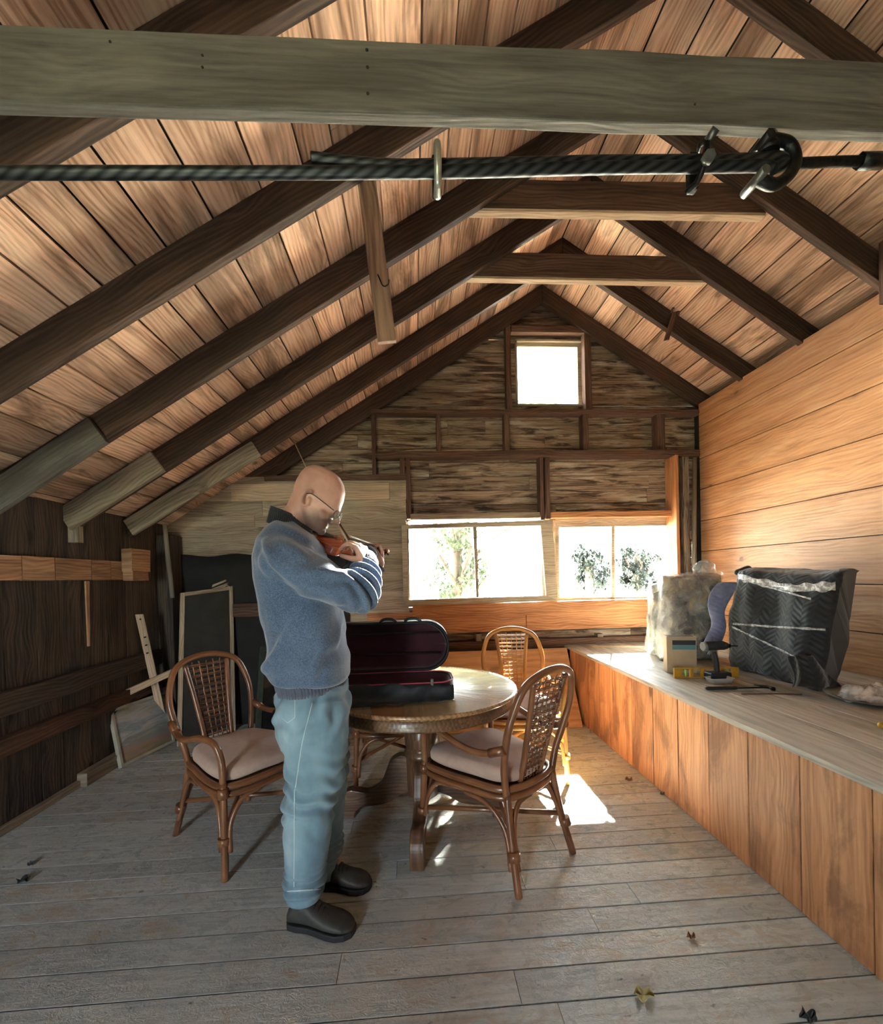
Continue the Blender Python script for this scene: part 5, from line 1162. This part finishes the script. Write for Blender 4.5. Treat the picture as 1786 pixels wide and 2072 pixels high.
mb.build('plastic_wrap', M['film'], pk, fix=True)
d0, d1, d2, d3 = at(1313, 1310, pb + .25), at(1345, 1312, pb + .22), at(1345, 1172, pb + .22), at(1318, 1178, pb + .25); d0.z = d1.z = HB + .004
mb = soft_box('p3', [d0, d1, d2, d3], V((.06, .16, 0)), None, 14, 30, .025, .03, 21)
p3 = tag(mb.build('plastic_bundle', M['film']), 'narrow clear plastic bundle at the far left end of the bench', 'bundle'); mb = soft_box('p4', [d0 + V((.025, .03, 0)), d1 + V((-.02, .03, 0)), d2 + V((-.02, .03, -.03)), d3 + V((.02, .03, -.03))], V((.04, .1, 0)), None, 10, 20, .02, .02, 5); mb.build('padding', M['pad'], p3)
m_ = MB(); g0 = at(1425, 1150, pb + .03); rows = []
for i in range(9):
    an = PI * i / 8; r_ = math.sin(an); rows.append([g0 + V(((.085 * r_ * math.cos(a) * (1 + .25 * mnoise.noise(V((a * 2, an * 3, 0))))), .06 * r_ * math.sin(a), -.062 * math.cos(an) * (1 + .2 * mnoise.noise(V((a * 3, an * 3, 2)))) + .0)) for a in [2 * PI * k / 22 for k in range(22)]])
m_.grid(rows, close=True); m_.build('bag_top', M['film'], pk)
# cardboard box
M['card'] = plain('cardboard', (.50, .40, .27), .85, noise=.15, nscale=6); M['bandk'] = plain('dark print', (.03, .035, .045), .6); M['bandt'] = plain('teal print', (.10, .27, .31), .6)
q0, q1 = atz(1358, 1362, HB), atz(1397, 1358, HB); w_ = (q1 - q0); sx = at(1397, 1358, q1.y) - q0; ex = V((sx.x, sx.y, 0)); ex.normalize(); ey = V((-ex.y, ex.x, 0)); L_ = (at(1398, 1350, q0.y) - at(1357, 1350, q0.y)).length * 1.3
hz = at(1380, 1287, q0.y).z - HB; dp = .075
rot = math.radians(-14); ex = V((math.cos(rot), math.sin(rot), 0)); ey = V((-math.sin(rot), math.cos(rot), 0)); qc = q0 + ex * L_ * .36 + ey * dp / 2
m_ = MB(); m_.board(qc + V((0, 0, .001)), qc + V((0, 0, hz)), ex * L_, ey * dp); bx = tag(m_.build('cardboard_box', M['card'], bevel=.002), 'small upright cardboard box with dark and teal bands on its front', 'box')
fc = qc - ey * (dp / 2 + .0008)
for z_, h_, m2_, nm in ((hz * .83, hz * .13, 'bandk', 'dark_band'), (hz * .70, hz * .11, 'bandt', 'teal_band')):
    m_ = MB(); m_.board(fc + ex * (L_ * .08) + V((0, 0, z_ - h_ / 2)), fc + ex * (L_ * .08) + V((0, 0, z_ + h_ / 2)), ex * L_ * .78, ey * .001); m_.build(nm, M[m2_], bx)
m_ = MB()
for k in range(11): m_.board(fc + ex * L_ * (-.26 + k * .062) + V((0, 0, hz * .09)), fc + ex * L_ * (-.26 + k * .062) + V((0, 0, hz * .13)), ex * L_ * .035, ey * .001)
m_.build('printed_line', M['bandk'], bx)
m_ = MB(); tpq = qc + V((0, 0, hz + .001)); m_.board(tpq - ex * L_ * .42, tpq + ex * L_ * .42, ey * dp * .8, V((0, 0, .003))); m_.build('top_flap', M['bandk'], bx)
# spirit level
M['yel'] = plain('yellow level body', (.60, .33, .03), .4, noise=.2, nscale=30); M['vial'] = plain('green vial', (.35, .75, .15), .15, coat=.8)
a, b = atz(1363, 1372, HB), atz(1493, 1370, HB); dd = (b - a); dd.z = 0; Lv = dd.length; dd.normalize(); dn_ = V((-dd.y, dd.x, 0)); hv = at(1400, 1350, a.y).z - HB - .002
def dsl(u, z): return a + dd * u + V((0, 0, z - a.z + HB))
m_ = MB(); cut = [(0, .26), (.30, .42), (.48, .62), (.66, 1.0)]
for x0, x1 in ((0, .12), (.25, .30), (.42, .48), (.72, .78), (.90, 1.0)): m_.board(dsl(Lv * x0, hv / 2 + .001), dsl(Lv * x1, hv / 2 + .001), V((0, 0, hv)), dn_ * .018)
m_.board(dsl(0, .004), dsl(Lv, .004), V((0, 0, .007)), dn_ * .020); m_.board(dsl(0, hv - .003), dsl(Lv, hv - .003), V((0, 0, .007)), dn_ * .020)
lv = tag(m_.build('spirit_level', M['yel'], bevel=.001), 'yellow spirit level standing on edge behind the cordless driver', 'level')
for x0, x1 in ((.14, .23), (.79, .89)):
    m_ = MB(); m_.tube([dsl(Lv * (x0 + x1) / 2, .012), dsl(Lv * (x0 + x1) / 2, hv - .010)], .007, 12); m_.build('vial', M['vial'], lv)
m_ = MB(); m_.tube([dsl(Lv * .56, hv * .5), dsl(Lv * .66, hv * .5)], .007, 12); m_.build('vial', M['vial'], lv)
# cordless driver
M['tool'] = plain('black tool plastic', (.022, .028, .030), .45); M['toolg'] = plain('grey tool plastic', (.16, .18, .17), .4)
dY = atz(1450, 1374, HB).y - .03; D = lambda x, y, dy=0: at(x, y, dY + dy)
zb = HB + .002; c = D(1450, 1368); bz = V((c.x, c.y, zb))
dr = empty('cordless_driver', tuple(bz), label='black cordless driver standing on its battery, bit pointing right', cat='power tool')
def dch(m_, n_, mat, bv_=0.): o = m_.build(n_, mat, dr, bevel=bv_); o.matrix_parent_inverse = Matrix.Translation(-bz); return o
m_ = MB(); t0, t1 = D(1431, 1366), D(1472, 1366); m_.board(V((t0.x, dY, zb + .026)), V((t1.x, dY, zb + .026)), (0, 0, .050), (0, .075, 0)); dch(m_, 'battery', M['tool'], .006)
m_ = MB(); m_.tube(spline([V(((t0.x + t1.x) / 2 - .004, dY, zb + .045)), D(1448, 1340), D(1443, 1318)], 4), .019, 12, flat=.8, rs=None); dch(m_, 'handle', M['tool'])
m_ = MB(); m_.tube([D(1423, 1308), D(1427, 1307), D(1462, 1306), D(1470, 1307)], .03, 16, rs=[.018, .028, .029, .02]); dch(m_, 'motor_housing', M['tool'])
m_ = MB(); m_.tube([D(1421, 1308), D(1430, 1307.5)], .027, 16); dch(m_, 'end_cap', M['toolg'])
m_ = MB(); m_.tube([D(1469, 1307), D(1476, 1307)], .013, 12); m_.tube([D(1474, 1307), D(1492, 1307)], .0035, 8); dch(m_, 'bit', M['iron'])
m_ = MB(); m_.tube([D(1437, 1318, -.01), D(1433, 1325, -.01)], .008, 8); dch(m_, 'trigger', M['toolg'])
# plastic tray
a = atz(1440, 1386, HB); b = atz(1494, 1386, HB); w_ = b.x - a.x; cY = a.y; m_ = MB(); rr = round_rect(0, w_, 0, .075, .012, 4); ctr_ = (w_ / 2, .0375)
sc_ = lambda s_: [(ctr_[0] + (x - ctr_[0]) * s_, ctr_[1] + (y - ctr_[1]) * s_) for x, y in rr]
m_.grid([[V((a.x + x, cY + y, HB + z)) for x, y in sc_(s_)] for s_, z in ((.0, .003), (.82, .003), (.94, .030), (1.02, .032), (1.02, .034), (.92, .034), (.80, .006), (0, .006))], close=True)
tag(m_.build('plastic_tray', plain('white frosted plastic', (.62, .62, .58), .35)), 'shallow white plastic tray in front of the cordless driver', 'tray')
# long handled tool
a, b = atz(1427, 1393, HB + .012), atz(1560, 1391, HB + .012); dd = (b - a).normalized(); L_ = (b - a).length
m_ = MB(); m_.tube([a, a + dd * .012, a + dd * L_ * .25, a + dd * L_ * .45, a + dd * L_ * .5], .012, 12, rs=[.006, .011, .0105, .0105, .006]); hm_ = tag(m_.build('claw_hammer', M['tool']), 'black handled hammer lying on the bench front edge', 'hammer')
m_ = MB(); m_.tube([a + dd * L_ * .48, a + dd * L_ * .97], .005, 10); m_.build('shaft', M['iron'], hm_)
sd_ = V((-dd.y, dd.x, 0)); e_ = a + dd * L_ * .97; m_ = MB(); m_.tube([e_ - sd_ * .035, e_ - sd_ * .02, e_ - sd_ * .018, e_ + sd_ * .01, e_ + sd_ * .03 + dd * -.012, e_ + sd_ * .065 + dd * -.04], .01, 10, rs=[.011, .011, .007, .009, .007, .003]); m_.build('head', M['iron'], hm_)
m_ = MB(); m_.tube([atz(1500, 1404, HB + .004), atz(1560, 1403, HB + .004), atz(1622, 1405, HB + .004)], .0035, 6); tag(m_.build('thin_rod', M['gdark']), 'thin dark rod lying on the bench beside the hammer', 'rod')
# platter with plastic bags
pc = atz(1762, 1418, HB); M['platter'] = plain('grey platter', (.30, .31, .28), .3)
m_ = MB(); m_.lathe([(.001, .004), (.10, .004), (.15, .012), (.185, .026), (.187, .028), (.15, .018), (.10, .009), (.001, .009)], n=48); pl_ = m_.build('platter', M['platter']); pl_.location = pc; tag(pl_, 'wide shallow grey platter at the right end of the bench', 'platter')
M['bag'] = film('white thin plastic bag', .85, (.80, .78, .74), .35, 14)
m_ = MB(); rows = []
for i in range(13):
    an = PI / 2 * i / 12; r_ = math.cos(an); rows.append([pc + V(((.15 + .03 * mnoise.noise(V((a_ * 2, 1, an)))) * r_ * math.cos(a_), .10 * r_ * math.sin(a_), .014 + .055 * math.sin(an) * (1 + .6 * mnoise.noise(V((math.cos(a_) * 2, math.sin(a_) * 2, an * 2)))) + .010 * math.sin(a_ * 7 + an * 6) * r_)) for a_ in [2 * PI * k / 48 for k in range(48)]])
m_.grid(rows, close=True); tag(m_.build('plastic_bag', M['bag']), 'crumpled whitish plastic bag lying on the platter', 'plastic bag')
m_ = MB(); m_.tube(spline([pc + V((-.15, .0, .03)), pc + V((-.13, .0, .075)), pc + V((-.05, .01, .062)), pc + V((.05, .02, .066))], 5), .017, 12); tag(m_.build('rolled_bag', M['bag']), 'rolled plastic bag on top of the crumpled one on the platter', 'plastic bag')
kp = atz(1783, 1468, HB + .016); m_ = MB(); blob(m_, kp, kp + V((.02, 0, 0)), .014, .012); tag(m_.build('yellow_knob', M['yel']), 'small yellow knob on the bench at the right edge of the picture', 'knob')
# pale lath lying at the far end of the bench
m_ = MB(); p, q = atz(1196, 1308, HB + .006), atz(1300, 1308, HB + .006); m_.board(p, q, (0, .05, 0), (0, 0, .01)); tag(m_.build('loose_lath', M['pale']), 'thin pale lath lying at the far end of the bench', 'lath')

# ------------------------------------------------------------------ on the floor
def leaf(px, size, mat, label, curl=.008, n=9, name='dry_leaf'):
    c = atz(*px, .003); m_ = MB(); rows = []; ph = px[0] * .7
    for i in range(7):
        r = i / 6; rows.append([c + V((size * r * math.cos(a) * (1 + .45 * mnoise.noise(V((math.cos(a) * 1.6 + ph, math.sin(a) * 1.6, 0)))), size * .7 * r * math.sin(a) * (1 + .5 * mnoise.noise(V((math.cos(a) * 1.8, math.sin(a) * 1.8 + ph, 4)))), curl * r * r * (1 + math.sin(a * 4)))) for a in [2 * PI * k / 30 for k in range(30)]])
    m_.grid(rows, close=True); o = m_.build(name, mat, fix=False); sd = o.modifiers.new('s', 'SOLIDIFY'); sd.thickness = .001; return tag(o, label, 'leaf')
leaf((1302, 2014), .030, plain('dry yellow leaf', (.46, .42, .20), .8, noise=.3, nscale=60), 'curled dry yellow leaf on the floor near the front')
leaf((1636, 2062), .022, M['tool'], 'black scrap on the floor at the bottom edge of the picture', .012, name='black_scrap')['category'] = 'scrap'
M['brownleaf'] = plain('brown leaf', (.20, .10, .05), .8)
leaf((1272, 1578), .022, M['brownleaf'], 'small brown leaf on the floor halfway along the bench'); leaf((1398, 1897), .014, M['brownleaf'], 'tiny reddish leaf on the floor above the yellow one'); leaf((1340, 1608), .012, M['brownleaf'], 'tiny brown leaf at the foot of the bench boards')
leaf((48, 1782), .026, M['tool'], 'dark curled scrap on the floor at the far left', name='dark_scrap')['category'] = 'scrap'; leaf((62, 1750), .012, M['tool'], 'small dark scrap just behind the larger one at the far left', name='dark_scrap')['category'] = 'scrap'
leaf((165, 1588), .03, M['tool'], 'black crumpled scrap against the left wall foot', .02, name='black_scrap')['category'] = 'scrap'

# ------------------------------------------------------------------ nails and knot holes on the big beam, peg holes
for k, (x, y) in enumerate([(742, 100), (743, 135), (744, 188), (222, 83), (409, 111), (409, 135), (1406, 210)]):
    p = at(x, y, Yt - .0015); mb = MB(); mb.tube([p, p + V((0, .004, 0))], .0035 if k < 3 else .0028, 8); n_ = mb.build('nail', M['iron'], bpy.data.objects['tie_beam'])

# ------------------------------------------------------------------ trees and shrubs outside
def foliage_mat(name, a, b):
    t = NT(name); g = t.add('ShaderNodeNewGeometry'); t.col(t.ramp(g.outputs['Random Per Island'], [(.0, b), (1., a)])); t.set(rough=.6, spec=.2); t.b.inputs['Transmission Weight'].default_value = 0
    tl_ = t.add('ShaderNodeBsdfTranslucent'); tl_.inputs[0].default_value = (*a, 1); mx = t.add('ShaderNodeMixShader'); mx.inputs[0].default_value = .35; t.l(t.b.outputs[0], mx.inputs[1]); t.l(tl_.outputs[0], mx.inputs[2]); t.l(mx.outputs[0], t.n['Material Output'].inputs[0]); return t.m
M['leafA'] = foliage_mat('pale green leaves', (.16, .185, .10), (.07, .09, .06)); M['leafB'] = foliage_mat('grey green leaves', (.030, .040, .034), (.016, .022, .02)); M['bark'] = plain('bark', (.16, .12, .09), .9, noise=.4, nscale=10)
def tree(base, h, cr, n, mat, label, cat='tree', name='leafy_tree', lsize=.07, zc=None, flat=1.):
    rnd = random.Random(int(base[0] * 100 + base[1] * 10)); base = V((base[0], base[1], -.35)); o = empty(name, tuple(base), label=label, cat=cat)
    m_ = MB(); m_.tube(spline([base, base + V((.05, 0, h * .3)), base + V((-.03, .04, h * .6)), base + V((0, 0, h * .9))], 4), .08, 8, rs=None)
    for k in range(7):
        a = rnd.uniform(0, 6.28); z0 = h * rnd.uniform(.3, .75); m_.tube([base + V((0, 0, z0)), base + V((cr * .7 * math.cos(a), cr * .7 * math.sin(a), z0 + h * .18))], .025, 6)
    t_ = m_.build('trunk', M['bark'], o); t_.matrix_parent_inverse = Matrix.Translation(-base)
    m_ = MB(); zc = zc or h * .66; cl = []
    for k in range(26):
        a = rnd.uniform(0, 6.28); r = cr * math.sqrt(rnd.uniform(.05, 1)) * .8; cl.append(base + V((r * math.cos(a), r * math.sin(a) * flat, zc + (h - zc) * rnd.uniform(-1, .85) * math.sqrt(max(0, 1 - (r / cr) ** 2)))))
    for k in range(n):
        c = rnd.choice(cl); d = V((rnd.gauss(0, 1), rnd.gauss(0, 1), rnd.gauss(0, 1))).normalized() * cr * .34 * rnd.uniform(.3, 1.); p = c + d
        ax = V((rnd.gauss(0, 1), rnd.gauss(0, 1), rnd.gauss(0, 1))).normalized(); bx_ = ax.cross(V((0, 0, 1))).normalized(); s_ = lsize * rnd.uniform(.6, 1.3)
        b = len(m_.v); m_.v += [p - ax * s_, p + bx_ * s_ * .4, p + ax * s_, p - bx_ * s_ * .4]; m_.face((b, b + 1, b + 2, b + 3))
    f_ = m_.build('foliage', mat, o, fix=False); f_.matrix_parent_inverse = Matrix.Translation(-base); return o
tree((.85, 6.7), 4.15, 1.6, 12000, M['leafA'], 'pale green tree seen through the left wide window', lsize=.075, zc=3.45)
tree((.62, 5.9), 2.75, .55, 1700, foliage_mat('mid green leaves', (.07, .09, .05), (.03, .04, .028)), 'grey green shrub at the left side of the left wide window', 'shrub', 'shrub', .05)
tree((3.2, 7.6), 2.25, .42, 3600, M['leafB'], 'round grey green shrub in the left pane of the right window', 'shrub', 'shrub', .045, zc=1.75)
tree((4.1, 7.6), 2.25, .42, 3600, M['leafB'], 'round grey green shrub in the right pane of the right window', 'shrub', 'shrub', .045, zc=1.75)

# thin wire hanging from the left rafters behind the head
m_ = MB(); m_.tube([at(588, 893, YR(5) - .02), at(596, 896, YR(5) - .02), at(622, 952, YR(5) - .02), at(612, 975, YR(5) - .02)], .005, 6); tag(m_.build('hanging_wire', M['pale']), 'thin pale stick hanging from the last left rafter behind the bald head', 'stick')
